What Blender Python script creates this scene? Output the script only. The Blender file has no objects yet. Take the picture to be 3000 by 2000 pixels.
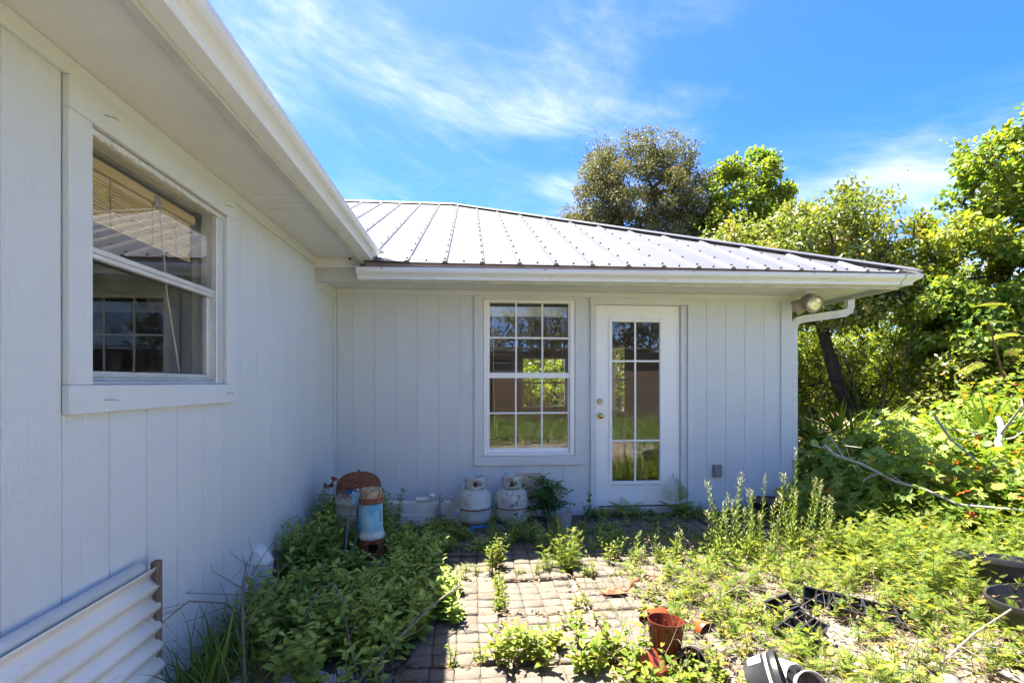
import bpy, math, random
import numpy as np
from mathutils import Vector, Matrix, Euler

SC = bpy.context.scene
COL = SC.collection
R = math.radians
HC = 1.31                      # eye height above the patio

# ------------------------------------------------------------------ camera
cam_d = bpy.data.cameras.new('camera')
cam = bpy.data.objects.new('camera', cam_d)
COL.objects.link(cam)
cam.location = (0, 0, HC)
cam.rotation_euler = (R(90), 0, -0.0842)
cam_d.sensor_width = 36.0
cam_d.lens = 1433.0 / 3000.0 * 36.0
cam_d.shift_y = 122.0 / 3000.0
cam_d.clip_start = 0.05
cam_d.clip_end = 2000.0
SC.camera = cam

# ------------------------------------------------------------------ sky
SUN = Vector((-0.267, 0.222, 1.0)).normalized()      # direction towards the sun
SUN_EL = math.asin(SUN.z)
SUN_AZ = math.atan2(SUN.x, SUN.y)
world = bpy.data.worlds.new('World')
SC.world = world
world.use_nodes = True
nt = world.node_tree
for n in list(nt.nodes):
    nt.nodes.remove(n)
def wn(t, **k):
    n = nt.nodes.new(t)
    for a, b in k.items():
        setattr(n, a, b)
    return n
sky = wn('ShaderNodeTexSky', sky_type='NISHITA', sun_disc=False)
sky.sun_elevation = SUN_EL
sky.sun_rotation = SUN_AZ
sky.air_density = 0.38
sky.dust_density = 0.45
sky.ozone_density = 3.0
hs = wn('ShaderNodeHueSaturation')
hs.inputs['Saturation'].default_value = 1.3
hs.inputs['Value'].default_value = 1.0
hs.inputs['Hue'].default_value = 0.507
nt.links.new(sky.outputs[0], hs.inputs['Color'])
tc = wn('ShaderNodeTexCoord')
sep = wn('ShaderNodeSeparateXYZ')
nt.links.new(tc.outputs['Generated'], sep.inputs[0])
# thin cirrus: streaky noise over the whole dome, streaks tilted
def cloud_layer(rot, sc, scale, detail, rough, dist, loc, lo, hi):
    m1 = wn('ShaderNodeMapping'); m1.inputs['Rotation'].default_value = (0, R(rot), 0)
    nt.links.new(tc.outputs['Generated'], m1.inputs[0])
    mp = wn('ShaderNodeMapping', name='cloud_offset')
    mp.inputs['Scale'].default_value = sc
    mp.inputs['Location'].default_value = loc
    nt.links.new(m1.outputs[0], mp.inputs[0])
    nz = wn('ShaderNodeTexNoise')
    nz.inputs['Scale'].default_value = scale
    nz.inputs['Detail'].default_value = detail
    nz.inputs['Roughness'].default_value = rough
    nz.inputs['Distortion'].default_value = dist
    nt.links.new(mp.outputs[0], nz.inputs['Vector'])
    mr = wn('ShaderNodeMapRange', interpolation_type='SMOOTHSTEP')
    mr.inputs['From Min'].default_value = lo
    mr.inputs['From Max'].default_value = hi
    nt.links.new(nz.outputs[0], mr.inputs['Value'])
    return mr.outputs[0]
CL_A = cloud_layer(-16, (1.0, 1.0, 2.6), 1.9, 7, 0.58, 0.3, (17.575, 5.976, -0.5), 0.455, 0.80)
CL_B = cloud_layer(-14, (1.0, 1.0, 4.5), 4.2, 10, 0.66, 0.6, (7.224, 3.319, 0), 0.34, 0.72)
mul = wn('ShaderNodeMath', operation='MULTIPLY')
nt.links.new(CL_A, mul.inputs[0])
ad = wn('ShaderNodeMath', operation='MULTIPLY_ADD'); ad.inputs[1].default_value = 0.75; ad.inputs[2].default_value = 0.35
nt.links.new(CL_B, ad.inputs[0]); nt.links.new(ad.outputs[0], mul.inputs[1])
# the same cirrus thickens a little towards the horizon, all round
hz = wn('ShaderNodeMapRange'); hz.inputs['From Min'].default_value = 0.42; hz.inputs['From Max'].default_value = 0.02
hz.inputs['To Min'].default_value = 0.0; hz.inputs['To Max'].default_value = 1.0
nt.links.new(sep.outputs['Z'], hz.inputs['Value'])
hz2 = wn('ShaderNodeMath', operation='MULTIPLY'); nt.links.new(hz.outputs[0], hz2.inputs[0]); nt.links.new(CL_B, hz2.inputs[1])
cm = wn('ShaderNodeMath', operation='ADD', use_clamp=True)
nt.links.new(mul.outputs[0], cm.inputs[0]); nt.links.new(hz2.outputs[0], cm.inputs[1])
mixc = wn('ShaderNodeMixRGB')
mixc.inputs['Color2'].default_value = (2.1, 2.15, 2.3, 1)
nt.links.new(cm.outputs[0], mixc.inputs['Fac'])
nt.links.new(hs.outputs[0], mixc.inputs['Color1'])
bg = wn('ShaderNodeBackground'); bg.inputs['Strength'].default_value = 0.09
nt.links.new(mixc.outputs[0], bg.inputs['Color'])
wo = wn('ShaderNodeOutputWorld'); nt.links.new(bg.outputs[0], wo.inputs[0])

# ------------------------------------------------------------------ sun
sl = bpy.data.lights.new('sun', 'SUN')
sl.energy = 3.65
sl.angle = R(0.53)
sl.color = (1.0, 0.945, 0.85)
so = bpy.data.objects.new('sun', sl)
COL.objects.link(so)
so.location = (-6, 6, 20)
so.rotation_euler = SUN.to_track_quat('Z', 'Y').to_euler()

# ------------------------------------------------------------------ exposure
SC.view_settings.view_transform = 'Standard'
SC.view_settings.look = 'None'
SC.view_settings.gamma = 1.0
SC.view_settings.use_curve_mapping = False
SC.view_settings.exposure = 3.05
SC.render.engine = 'CYCLES'
SC.cycles.use_denoising = True
SC.cycles.use_adaptive_sampling = True
SC.cycles.adaptive_threshold = 0.02
SC.cycles.max_bounces = 7
SC.cycles.diffuse_bounces = 4
SC.cycles.glossy_bounces = 3
SC.cycles.transmission_bounces = 4
SC.cycles.transparent_max_bounces = 12
SC.cycles.sample_clamp_indirect = 6.0

# ================================================================== helpers
def Z(zc):
    return zc + HC

def mkmat(name):
    m = bpy.data.materials.new(name)
    m.use_nodes = True
    t = m.node_tree
    for n in list(t.nodes):
        t.nodes.remove(n)
    out = t.nodes.new('ShaderNodeOutputMaterial')
    return m, t, out

def coords(t, stretch=(1, 1, 1)):
    tcn = t.nodes.new('ShaderNodeTexCoord')
    oi = t.nodes.new('ShaderNodeObjectInfo')
    sc = t.nodes.new('ShaderNodeMath'); sc.operation = 'MULTIPLY'; sc.inputs[1].default_value = 43.7
    t.links.new(oi.outputs['Random'], sc.inputs[0])
    va = t.nodes.new('ShaderNodeVectorMath'); va.operation = 'ADD'
    t.links.new(tcn.outputs['Object'], va.inputs[0]); t.links.new(sc.outputs[0], va.inputs[1])
    mp = t.nodes.new('ShaderNodeMapping'); mp.inputs['Scale'].default_value = stretch
    t.links.new(va.outputs[0], mp.inputs[0])
    return mp.outputs[0]

def noise(t, vec, scale, detail=5, rough=0.6, dist=0.0):
    n = t.nodes.new('ShaderNodeTexNoise')
    n.inputs['Scale'].default_value = scale
    n.inputs['Detail'].default_value = detail
    n.inputs['Roughness'].default_value = rough
    n.inputs['Distortion'].default_value = dist
    t.links.new(vec, n.inputs['Vector'])
    return n.outputs[0]

def ramp(t, fac, stops, interp='LINEAR'):
    r = t.nodes.new('ShaderNodeValToRGB')
    r.color_ramp.interpolation = interp
    e = r.color_ramp.elements
    while len(e) < len(stops):
        e.new(0.5)
    for k, (p, c) in enumerate(stops):
        e[k].position = p
        e[k].color = (c[0], c[1], c[2], 1) if len(c) == 3 else c
    t.links.new(fac, r.inputs[0])
    return r.outputs[0]

def mix(t, fac, a, b, blend='MIX'):
    m = t.nodes.new('ShaderNodeMixRGB'); m.blend_type = blend
    for s, v in (('Fac', fac), ('Color1', a), ('Color2', b)):
        if isinstance(v, (int, float)):
            m.inputs[s].default_value = v
        elif isinstance(v, tuple):
            m.inputs[s].default_value = (v[0], v[1], v[2], 1)
        else:
            t.links.new(v, m.inputs[s])
    return m.outputs[0]

def principled(t, out, color, rough=0.6, metallic=0.0, spec=0.4, bump=None, bstr=0.2, bdist=0.01):
    p = t.nodes.new('ShaderNodeBsdfPrincipled')
    if isinstance(color, tuple):
        p.inputs['Base Color'].default_value = (color[0], color[1], color[2], 1)
    else:
        t.links.new(color, p.inputs['Base Color'])
    if isinstance(rough, (int, float)):
        p.inputs['Roughness'].default_value = rough
    else:
        t.links.new(rough, p.inputs['Roughness'])
    p.inputs['Metallic'].default_value = metallic
    p.inputs['Specular IOR Level'].default_value = spec
    if bump is not None:
        b = t.nodes.new('ShaderNodeBump')
        b.inputs['Strength'].default_value = bstr
        b.inputs['Distance'].default_value = bdist
        t.links.new(bump, b.inputs['Height'])
        t.links.new(b.outputs[0], p.inputs['Normal'])
    t.links.new(p.outputs[0], out.inputs[0])
    return p

def nmat(name, stops, scale=6, stretch=(1, 1, 1), rough=0.6, metallic=0.0, spec=0.4,
         bscale=None, bstr=0.15, bdist=0.005, detail=6, nrough=0.62, dist=0.2, bstretch=None, second=None):
    """noise-coloured material; second = (colour, scale, lo, hi, stretch) laid over as patches"""
    m, t, out = mkmat(name)
    v = coords(t, stretch)
    c = ramp(t, noise(t, v, scale, detail, nrough, dist), stops)
    if second:
        for (sc_, s_, lo, hi, st) in (second if isinstance(second, list) else [second]):
            v2 = coords(t, st)
            f = ramp(t, noise(t, v2, s_, 8, 0.65, 0.3), [(lo, (0, 0, 0)), (hi, (1, 1, 1))])
            c = mix(t, f, c, sc_)
    b = None
    if bscale:
        b = noise(t, coords(t, bstretch or stretch), bscale, 6, 0.65, 0.1)
    principled(t, out, c, rough, metallic, spec, b, bstr, bdist)
    return m

def flat2(a, k=0.9):
    return [(0.3, tuple(x * k for x in a)), (0.7, a)]

# ---- painted timber
def siding_mat(name, col):
    m, t, out = mkmat(name)
    v = coords(t)
    g1 = noise(t, coords(t, (30, 30, 1.1)), 6.0, 6, 0.65, 0.6)      # vertical grain
    g2 = noise(t, v, 2.2, 5, 0.6, 0.3)
    g3 = noise(t, coords(t, (3.0, 3.0, 9.0)), 3.2, 6, 0.65, 1.2)    # wavy rough-sawn figure
    c = mix(t, ramp(t, g2, [(0.35, (0, 0, 0)), (0.7, (1, 1, 1))]), tuple(x * 0.95 for x in col), col)
    c = mix(t, ramp(t, noise(t, coords(t, (1, 1, .8)), 34, 4, .6), [(0.70, (0, 0, 0)), (0.80, (.35, .35, .35))]), c, tuple(x * .8 for x in col))
    h = mix(t, 0.5, g1, g3)
    principled(t, out, c, 0.6, 0, 0.3, h, 0.8, 0.011)
    return m

def paint_mat(name, col, rough=0.5, grime=0.10, gcol=(0.20, 0.20, 0.13)):
    m, t, out = mkmat(name)
    g = noise(t, coords(t, (1, 1, 1)), 3.4, 8, 0.68, 0.5)
    c = mix(t, ramp(t, g, [(0.45, (0, 0, 0)), (0.80, (grime * 3, grime * 3, grime * 3))]), col, gcol)
    b = noise(t, coords(t, (1, 1, 1)), 60, 5, 0.6)
    principled(t, out, c, rough, 0, 0.35, b, 0.12, 0.003)
    return m

M = {}
M['siding'] = siding_mat('siding_paint', (0.69, 0.722, 0.725))
M['trim'] = siding_mat('trim_paint', (0.70, 0.732, 0.735))
M['soffit'] = paint_mat('soffit_paint', (0.66, 0.66, 0.65), 0.6, 0.05)
M['fascia'] = nmat('fascia_paint', [(0.3, (0.44, 0.45, 0.43)), (0.7, (0.56, 0.57, 0.56))], 5, (1, 1, 1), 0.6, bscale=26, bstr=0.5, bdist=0.01,
                   bstretch=(3, 1, 3), second=((0.30, 0.31, 0.20), 3.0, 0.55, 0.85, (2, .6, 2)))
M['gutter'] = nmat('gutter_enamel', [(0.3, (0.66, 0.675, 0.68)), (0.7, (0.72, 0.735, 0.74))], 2.2, (1, 1, 1), 0.38, spec=0.5, bscale=9, bstr=0.04,
                   second=((0.36, 0.37, 0.25), 5.5, 0.58, 0.86, (1, 1, 3)))
M['door'] = paint_mat('door_enamel', (0.90, 0.895, 0.87), 0.42, 0.04, (0.5, 0.47, 0.36))
M['vinyl'] = paint_mat('window_vinyl', (0.90, 0.895, 0.865), 0.42, 0.03, (0.5, 0.48, 0.4))
M['alu'] = nmat('mill_aluminium', [(0.3, (0.58, 0.58, 0.56)), (0.7, (0.70, 0.70, 0.67))], 9, (1, 1, 1), 0.38, 0.35, bscale=40, bstr=0.05)
M['caulk'] = nmat('old_caulk', [(0.3, (0.55, 0.55, 0.52)), (0.7, (0.70, 0.70, 0.67))], 40, (1, 1, 1), 0.8, bscale=60, bstr=0.5)
M['roof'] = nmat('galvalume_sheet', [(0.3, (0.112, 0.112, 0.114)), (0.7, (0.14, 0.14, 0.142))], 1.6, (1, 1, 1), 0.46, 0.3, 0.4, bscale=3.0, bstr=0.05,
                 second=[((0.085, 0.085, 0.085), 3.2, 0.58, 0.88, (1, 1, 1)), ((0.10, 0.095, 0.09), 2.2, 0.60, 0.80, (6, .5, .5))])
M['drip'] = nmat('drip_edge_tan', flat2((0.33, 0.24, 0.18)), 6, rough=0.6)
M['screw'] = nmat('dark_screw', flat2((0.035, 0.035, 0.035)), 20, rough=0.5)
M['deck'] = nmat('roof_deck', flat2((0.25, 0.20, 0.15)), 6, rough=0.9)
M['inside'] = nmat('interior_plaster', flat2((0.62, 0.59, 0.53)), 3, rough=0.9)
M['insidefloor'] = nmat('interior_floor', flat2((0.16, 0.11, 0.07)), 3, rough=0.7)
M['dark'] = nmat('black_rubber', flat2((0.02, 0.02, 0.02)), 10, rough=0.6)
M['brass'] = nmat('brass', flat2((0.70, 0.48, 0.16)), 20, rough=0.22, metallic=1.0)
M['nickel'] = nmat('aged_nickel', flat2((0.52, 0.48, 0.38)), 20, rough=0.32, metallic=1.0)

def glass_mat(name, tint=(0.965, 0.975, 0.97), ior=1.75, dirt=0.03):
    m, t, out = mkmat(name)
    # Schlick reflectance, the same from both sides of the thin pane
    f0 = ((ior - 1) / (ior + 1)) ** 2
    ge = t.nodes.new('ShaderNodeNewGeometry'); dt = t.nodes.new('ShaderNodeVectorMath'); dt.operation = 'DOT_PRODUCT'
    t.links.new(ge.outputs['Normal'], dt.inputs[0]); t.links.new(ge.outputs['Incoming'], dt.inputs[1])
    def mt(op, a, b):
        n = t.nodes.new('ShaderNodeMath'); n.operation = op
        for i, v in enumerate((a, b)):
            if v is None: continue
            if isinstance(v, (int, float)): n.inputs[i].default_value = v
            else: t.links.new(v, n.inputs[i])
        return n
    fr = mt('MULTIPLY_ADD', mt('POWER', mt('SUBTRACT', 1.0, mt('ABSOLUTE', dt.outputs['Value'], None).outputs[0]).outputs[0], 5.0).outputs[0], 1 - f0)
    fr.inputs[2].default_value = f0
    tr = t.nodes.new('ShaderNodeBsdfTransparent'); tr.inputs[0].default_value = (*tint, 1)
    gl = t.nodes.new('ShaderNodeBsdfGlossy'); gl.inputs['Roughness'].default_value = 0.0
    gl.inputs['Color'].default_value = (0.97, 0.98, 0.97, 1)
    b = t.nodes.new('ShaderNodeBump'); b.inputs['Strength'].default_value = 0.012; b.inputs['Distance'].default_value = 0.02
    t.links.new(noise(t, coords(t), 2.2, 1, 0.4), b.inputs['Height'])
    t.links.new(b.outputs[0], gl.inputs['Normal'])
    ms = t.nodes.new('ShaderNodeMixShader')
    t.links.new(fr.outputs[0], ms.inputs[0]); t.links.new(tr.outputs[0], ms.inputs[1]); t.links.new(gl.outputs[0], ms.inputs[2])
    df = t.nodes.new('ShaderNodeBsdfDiffuse'); df.inputs[0].default_value = (0.55, 0.53, 0.48, 1)
    f = ramp(t, noise(t, coords(t), 7, 8, 0.7, 0.4), [(0.48, (0, 0, 0)), (0.9, (dirt * 3, dirt * 3, dirt * 3))])
    m2 = t.nodes.new('ShaderNodeMixShader')
    t.links.new(f, m2.inputs[0]); t.links.new(ms.outputs[0], m2.inputs[1]); t.links.new(df.outputs[0], m2.inputs[2])
    t.links.new(m2.outputs[0], out.inputs[0])
    return m
M['glass'] = glass_mat('window_glass')

# ---- rust and old metal
def rust_mat(name, base, amount, zfade=None, scale=9, fine=60):
    """painted steel with rust; zfade=(z0,z1): rust spreads from z1 upwards in object space"""
    m, t, out = mkmat(name)
    v = coords(t)
    n1 = noise(t, v, scale, 8, 0.72, 0.5)
    n2 = noise(t, coords(t, (1, 1, .6)), fine, 6, 0.7, 0.4)
    rc = ramp(t, n2, [(0.28, (0.05, 0.020, 0.014)), (0.46, (0.17, 0.060, 0.030)), (0.60, (0.31, 0.125, 0.055)), (0.76, (0.52, 0.36, 0.20))])
    rc = mix(t, 1.0, rc, ramp(t, noise(t, v, scale * 1.7, 6, .7, .6), [(0.32, (0.42, 0.40, 0.40)), (0.55, (1, 1, 1)), (0.72, (1.3, 1.35, 1.4))]), 'MULTIPLY')
    f = mix(t, 0.5, n1, n2)
    if zfade:
        tcn = t.nodes.new('ShaderNodeTexCoord'); s = t.nodes.new('ShaderNodeSeparateXYZ')
        t.links.new(tcn.outputs['Object'], s.inputs[0])
        mr = t.nodes.new('ShaderNodeMapRange')
        mr.inputs['From Min'].default_value = zfade[0]; mr.inputs['From Max'].default_value = zfade[1]
        mr.inputs['To Min'].default_value = zfade[2] if len(zfade) > 2 else -0.16; mr.inputs['To Max'].default_value = zfade[3] if len(zfade) > 3 else 0.45
        t.links.new(s.outputs['Z'], mr.inputs['Value'])
        a = t.nodes.new('ShaderNodeMath'); a.operation = 'ADD'
        t.links.new(f, a.inputs[0]); t.links.new(mr.outputs[0], a.inputs[1]); f = a.outputs[0]
    fac = ramp(t, f, [(max(0.0, 0.62 - amount * 0.4), (0, 0, 0)), (min(1.0, 0.74 - amount * 0.4), (1, 1, 1))])
    bc = mix(t, ramp(t, noise(t, coords(t), 5, 6, .65), [(0.35, (0, 0, 0)), (0.7, (1, 1, 1))]), tuple(x * .78 for x in base), base)
    c = mix(t, fac, bc, rc)
    r = mix(t, fac, (0.42, 0.42, 0.42), (0.92, 0.92, 0.92))
    principled(t, out, c, r, 0, 0.35, n2, 0.35, 0.003)
    return m
M['rust'] = rust_mat('rusty_steel', (0.25, 0.12, 0.06), 1.1)
M['rustcap'] = rust_mat('flaking_cream_paint', (0.56, 0.46, 0.30), 0.42, None, 16, 45)
M['tankskin'] = rust_mat('mottled_tank_paint', (0.58, 0.55, 0.45), 0.25, (0.40, 0.56, -0.02, 0.34), 14, 75)
M['pumpblue'] = nmat('faded_blue_paint', [(0.30, (0.02, 0.20, 0.42)), (0.44, (0.12, 0.40, 0.55)), (0.6, (0.36, 0.58, 0.66))], 7, (1, 1, .45), 0.4, bscale=30, bstr=0.06,
                     second=((0.28, 0.14, 0.07), 16, 0.68, 0.80, (1, 1, .5)))
M['palepaint'] = nmat('chalky_white_paint', [(0.3, (0.50, 0.50, 0.47)), (0.7, (0.70, 0.70, 0.66))], 12, rough=0.6, second=((0.28, 0.15, 0.08), 14, 0.62, 0.78, (1, 1, .5)))
M['skyblue'] = nmat('pale_blue_enamel', [(0.3, (0.20, 0.46, 0.60)), (0.7, (0.33, 0.60, 0.72))], 14, rough=0.35, second=((0.02, 0.06, 0.10), 26, 0.66, 0.75, (1, 1, 1)))
M['teal'] = nmat('teal_plastic', flat2((0.02, 0.33, 0.42)), 12, rough=0.35)
M['brightblue'] = nmat('bright_blue_print', flat2((0.01, 0.16, 0.52)), 12, rough=0.35)
M['greyhose'] = nmat('grey_hose', flat2((0.20, 0.21, 0.23)), 20, rough=0.5)
M['bluehose'] = nmat('pale_blue_hose', flat2((0.28, 0.46, 0.62)), 20, rough=0.4)
M['propane'] = rust_mat('propane_paint', (0.60, 0.63, 0.59), 0.22, None, 8, 30)
M['propane2'] = rust_mat('propane_paint_worn', (0.58, 0.60, 0.56), 0.30, None, 5, 22)
M['whiteplastic'] = paint_mat('white_plastic', (0.78, 0.77, 0.73), 0.45, 0.10, (0.35, 0.30, 0.22))
M['pvcdirty'] = paint_mat('dirty_white_vinyl', (0.74, 0.72, 0.66), 0.5, 0.22, (0.30, 0.24, 0.17))
M['creamsheet'] = nmat('cream_fibreglass', [(0.3, (0.80, 0.74, 0.64)), (0.7, (0.88, 0.83, 0.74))], 3, (3, .6, 1), 0.5, bscale=18, bstr=0.1,
                       second=((0.33, 0.25, 0.16), 4.0, 0.60, 0.86, (3, .7, 3)))
M['oldwood'] = nmat('weathered_wood', [(0.25, (0.07, 0.05, 0.035)), (0.5, (0.17, 0.125, 0.09)), (0.75, (0.27, 0.22, 0.17))], 6, (8, 8, .8), 0.85, bscale=8, bstr=0.6, bstretch=(12, 12, 1))
M['paper'] = nmat('crumpled_paper', [(0.3, (0.26, 0.25, 0.24)), (0.7, (0.50, 0.48, 0.46))], 9, rough=0.8, bscale=26, bstr=0.5, second=((0.10, 0.10, 0.10), 9, 0.66, 0.74, (1, 1, 1)))
M['tan'] = nmat('tan_panel', flat2((0.50, 0.44, 0.33)), 8, rough=0.6)
M['greybox'] = nmat('grey_cover', flat2((0.24, 0.245, 0.23)), 10, rough=0.5)
M['bronze'] = nmat('lamp_housing', flat2((0.33, 0.28, 0.23)), 10, rough=0.45)
M['terra'] = nmat('red_brown_plastic', [(0.3, (0.11, 0.021, 0.009)), (0.7, (0.15, 0.03, 0.012))], 8, rough=0.42, bscale=30, bstr=0.05, second=((0.45, 0.30, 0.22), 12, 0.66, 0.85, (1, 1, 1)))
M['orange'] = nmat('orange_plastic', [(0.3, (0.20, 0.038, 0.011)), (0.7, (0.25, 0.052, 0.016))], 8, rough=0.45, second=((0.6, 0.38, 0.28), 8, 0.62, 0.85, (1, 1, 1)))
M['blackpl'] = nmat('black_nursery_plastic', [(0.3, (0.014, 0.014, 0.015)), (0.7, (0.032, 0.032, 0.034))], 9, rough=0.36, spec=0.5, bscale=24, bstr=0.06, second=((0.16, 0.13, 0.10), 9, 0.62, 0.86, (1, 1, 1)))
M['potgrey'] = nmat('weathered_grey_plastic', [(0.3, (0.27, 0.26, 0.26)), (0.7, (0.44, 0.43, 0.42))], 14, (3, 3, 1), 0.7, bscale=30, bstr=0.2)
M['mottle'] = nmat('white_flaking_paint', [(0.42, (0.10, 0.13, 0.11)), (0.47, (0.72, 0.74, 0.71)), (0.8, (0.80, 0.81, 0.78))], 22, rough=0.6)
M['print'] = nmat('white_print', [(0.40, (0.06, 0.06, 0.06)), (0.48, (0.40, 0.42, 0.44)), (0.8, (0.50, 0.52, 0.54))], 26, rough=0.5)
M['soil'] = nmat('potting_soil', [(0.3, (0.04, 0.028, 0.02)), (0.7, (0.13, 0.095, 0.07))], 40, rough=0.95, bscale=60, bstr=0.8)
M['stone'] = nmat('pale_limestone', [(0.3, (0.085, 0.07, 0.058)), (0.7, (0.18, 0.155, 0.13))], 9, rough=0.9, bscale=14, bstr=0.5, bdist=0.01)
M['plasticfilm'] = nmat('shredded_plastic_film', flat2((0.40, 0.41, 0.42)), 10, rough=0.3)
M['bamboo'] = nmat('bamboo_slat', [(0.3, (0.58, 0.39, 0.16)), (0.7, (0.78, 0.58, 0.30))], 9, (1, .3, 3), 0.5)
M['cord'] = nmat('cream_cord', flat2((0.55, 0.42, 0.28)), 10, rough=0.8)
M['bark'] = nmat('grey_bark', [(0.3, (0.055, 0.045, 0.038)), (0.7, (0.19, 0.165, 0.14))], 7, (3, 3, .8), 0.9, bscale=10, bstr=0.7, bdist=0.02)
M['barkdark'] = nmat('dark_bark', [(0.3, (0.028, 0.022, 0.018)), (0.7, (0.085, 0.07, 0.055))], 7, (3, 3, .8), 0.9, bscale=10, bstr=0.7, bdist=0.02)
M['dead'] = nmat('dead_wood', [(0.3, (0.13, 0.10, 0.075)), (0.7, (0.27, 0.225, 0.18))], 12, (3, 3, 1), 0.85, bscale=20, bstr=0.5)
M['lichen'] = nmat('lichen_covered_wood', [(0.3, (0.20, 0.18, 0.15)), (0.7, (0.46, 0.43, 0.38))], 16, (3, 3, 1), 0.9, bscale=20, bstr=0.5)
M['fencewood'] = nmat('brown_fence_wood', [(0.25, (0.09, 0.055, 0.036)), (0.7, (0.23, 0.15, 0.105))], 4, (.7, 6, 6), 0.8, bscale=6, bstr=0.4)
M['grime'] = nmat('dark_print', flat2((0.03, 0.03, 0.035)), 10, rough=0.6)

# ---- leaves
def leaf_mat(name, stops, trans=0.48, rough=0.5, spec=0.25, tcol=(1.35, 1.3, 0.5)):
    m, t, out = mkmat(name)
    at = t.nodes.new('ShaderNodeAttribute'); at.attribute_name = 'rnd'
    c = ramp(t, at.outputs['Fac'], stops)
    p = t.nodes.new('ShaderNodeBsdfPrincipled')
    t.links.new(c, p.inputs['Base Color'])
    p.inputs['Roughness'].default_value = rough
    p.inputs['Specular IOR Level'].default_value = spec
    tr = t.nodes.new('ShaderNodeBsdfTranslucent')
    t.links.new(mix(t, 1.0, c, tcol, 'MULTIPLY'), tr.inputs[0])
    ms = t.nodes.new('ShaderNodeMixShader'); ms.inputs[0].default_value = trans
    t.links.new(p.outputs[0], ms.inputs[1]); t.links.new(tr.outputs[0], ms.inputs[2])
    t.links.new(ms.outputs[0], out.inputs[0])
    return m
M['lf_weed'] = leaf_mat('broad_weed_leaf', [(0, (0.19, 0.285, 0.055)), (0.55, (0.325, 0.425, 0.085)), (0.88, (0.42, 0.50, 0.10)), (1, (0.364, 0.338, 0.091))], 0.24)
M['lf_sun'] = leaf_mat('yellow_green_leaf', [(0, (0.103, 0.172, 0.021)), (0.55, (0.178, 0.236, 0.03)), (0.86, (0.265, 0.287, 0.04)), (0.94, (0.391, 0.276, 0.046)), (1, (0.345, 0.161, 0.034))])
M['lf_feather'] = leaf_mat('feathery_leaf', [(0, (0.085, 0.155, 0.026)), (0.5, (0.19, 0.245, 0.036)), (0.85, (0.28, 0.30, 0.045)), (1, (0.40, 0.34, 0.08))])
M['lf_dark'] = leaf_mat('dark_shrub_leaf', [(0, (0.053, 0.15, 0.038)), (0.7, (0.098, 0.225, 0.053)), (1, (0.165, 0.285, 0.053))], 0.35)
M['lf_oak'] = leaf_mat('oak_leaf', [(0, (0.091, 0.104, 0.047)), (0.6, (0.172, 0.170, 0.062)), (0.92, (0.24, 0.22, 0.08)), (1, (0.26, 0.169, 0.065))], 0.25, 0.55, 0.2, (1.1, 1.1, .6))
M['lf_vine'] = leaf_mat('vine_leaf', [(0, (0.095, 0.175, 0.028)), (0.55, (0.21, 0.265, 0.04)), (0.93, (0.32, 0.335, 0.055)), (1, (0.45, 0.36, 0.06))])
M['lf_mid'] = leaf_mat('thicket_leaf', [(0, (0.10, 0.145, 0.03)), (0.55, (0.215, 0.25, 0.042)), (0.88, (0.33, 0.33, 0.055)), (1, (0.48, 0.3, 0.075))], 0.35, 0.38, 0.5)
M['lf_creeper'] = leaf_mat('creeper_leaf', [(0, (0.09, 0.18, 0.027)), (0.5, (0.19, 0.275, 0.034)), (0.87, (0.285, 0.36, 0.045)), (0.96, (0.54, 0.33, 0.045)), (1, (0.6, 0.105, 0.03))])
M['lf_palm'] = leaf_mat('palmetto_blade', [(0, (0.091, 0.169, 0.033)), (0.7, (0.195, 0.26, 0.046)), (1, (0.312, 0.325, 0.065))], 0.3, 0.35, 0.5)
M['lf_dead'] = leaf_mat('dry_leaf', [(0, (0.08, 0.048, 0.028)), (0.6, (0.192, 0.128, 0.072)), (1, (0.32, 0.248, 0.16))], 0.15, .8, .2, (1, 1, .8))
M['lf_grass'] = leaf_mat('grass_blade', [(0, (0.078, 0.169, 0.026)), (0.7, (0.169, 0.26, 0.046)), (1, (0.429, 0.377, 0.156))], 0.3)
M['lf_stalk'] = leaf_mat('stalk_green', [(0, (0.165, 0.231, 0.028)), (0.7, (0.253, 0.308, 0.044)), (0.9, (0.33, 0.36, 0.10)), (1, (0.45, 0.46, 0.28))], 0.3)
M['stem'] = nmat('green_stem', flat2((0.13, 0.17, 0.04)), 20, rough=0.6)
M['stemred'] = nmat('brown_stem', flat2((0.15, 0.085, 0.045)), 20, rough=0.7)
# ================================================================== mesh helpers
ORG = {}

def tag(o, label=None, cat=None, group=None, kind=None):
    if label: o['label'] = label
    if cat: o['category'] = cat
    if group: o['group'] = group
    if kind: o['kind'] = kind
    return o

def thing(name, label, cat, loc=(0, 0, 0), rot=(0, 0, 0), group=None):
    o = bpy.data.objects.new(name, None)
    o.empty_display_size = 0.1
    COL.objects.link(o)
    o.location = loc
    o.rotation_euler = rot if not isinstance(rot, (int, float)) else (0, 0, rot)
    return tag(o, label, cat, group)

def link(name, me, mat=None, parent=None, loc=(0, 0, 0)):
    o = bpy.data.objects.new(name, me)
    COL.objects.link(o)
    if mat is not None and len(me.materials) == 0:
        for m in (mat if isinstance(mat, (list, tuple)) else [mat]):
            me.materials.append(M[m] if isinstance(m, str) else m)
    if parent is not None:
        o.parent = parent
    o.location = loc
    return o

def dup(root, loc, rot=None, label=None, group=None):
    r = root.copy(); COL.objects.link(r); r.location = loc
    if rot is not None: r.rotation_euler = rot if not isinstance(rot, (int, float)) else (0, 0, rot)
    if label: r['label'] = label
    if group: r['group'] = group
    for ch in list(root.children):
        c = ch.copy(); COL.objects.link(c); c.parent = r
        for g in list(ch.children):
            d = g.copy(); COL.objects.link(d); d.parent = c
    return r

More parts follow.
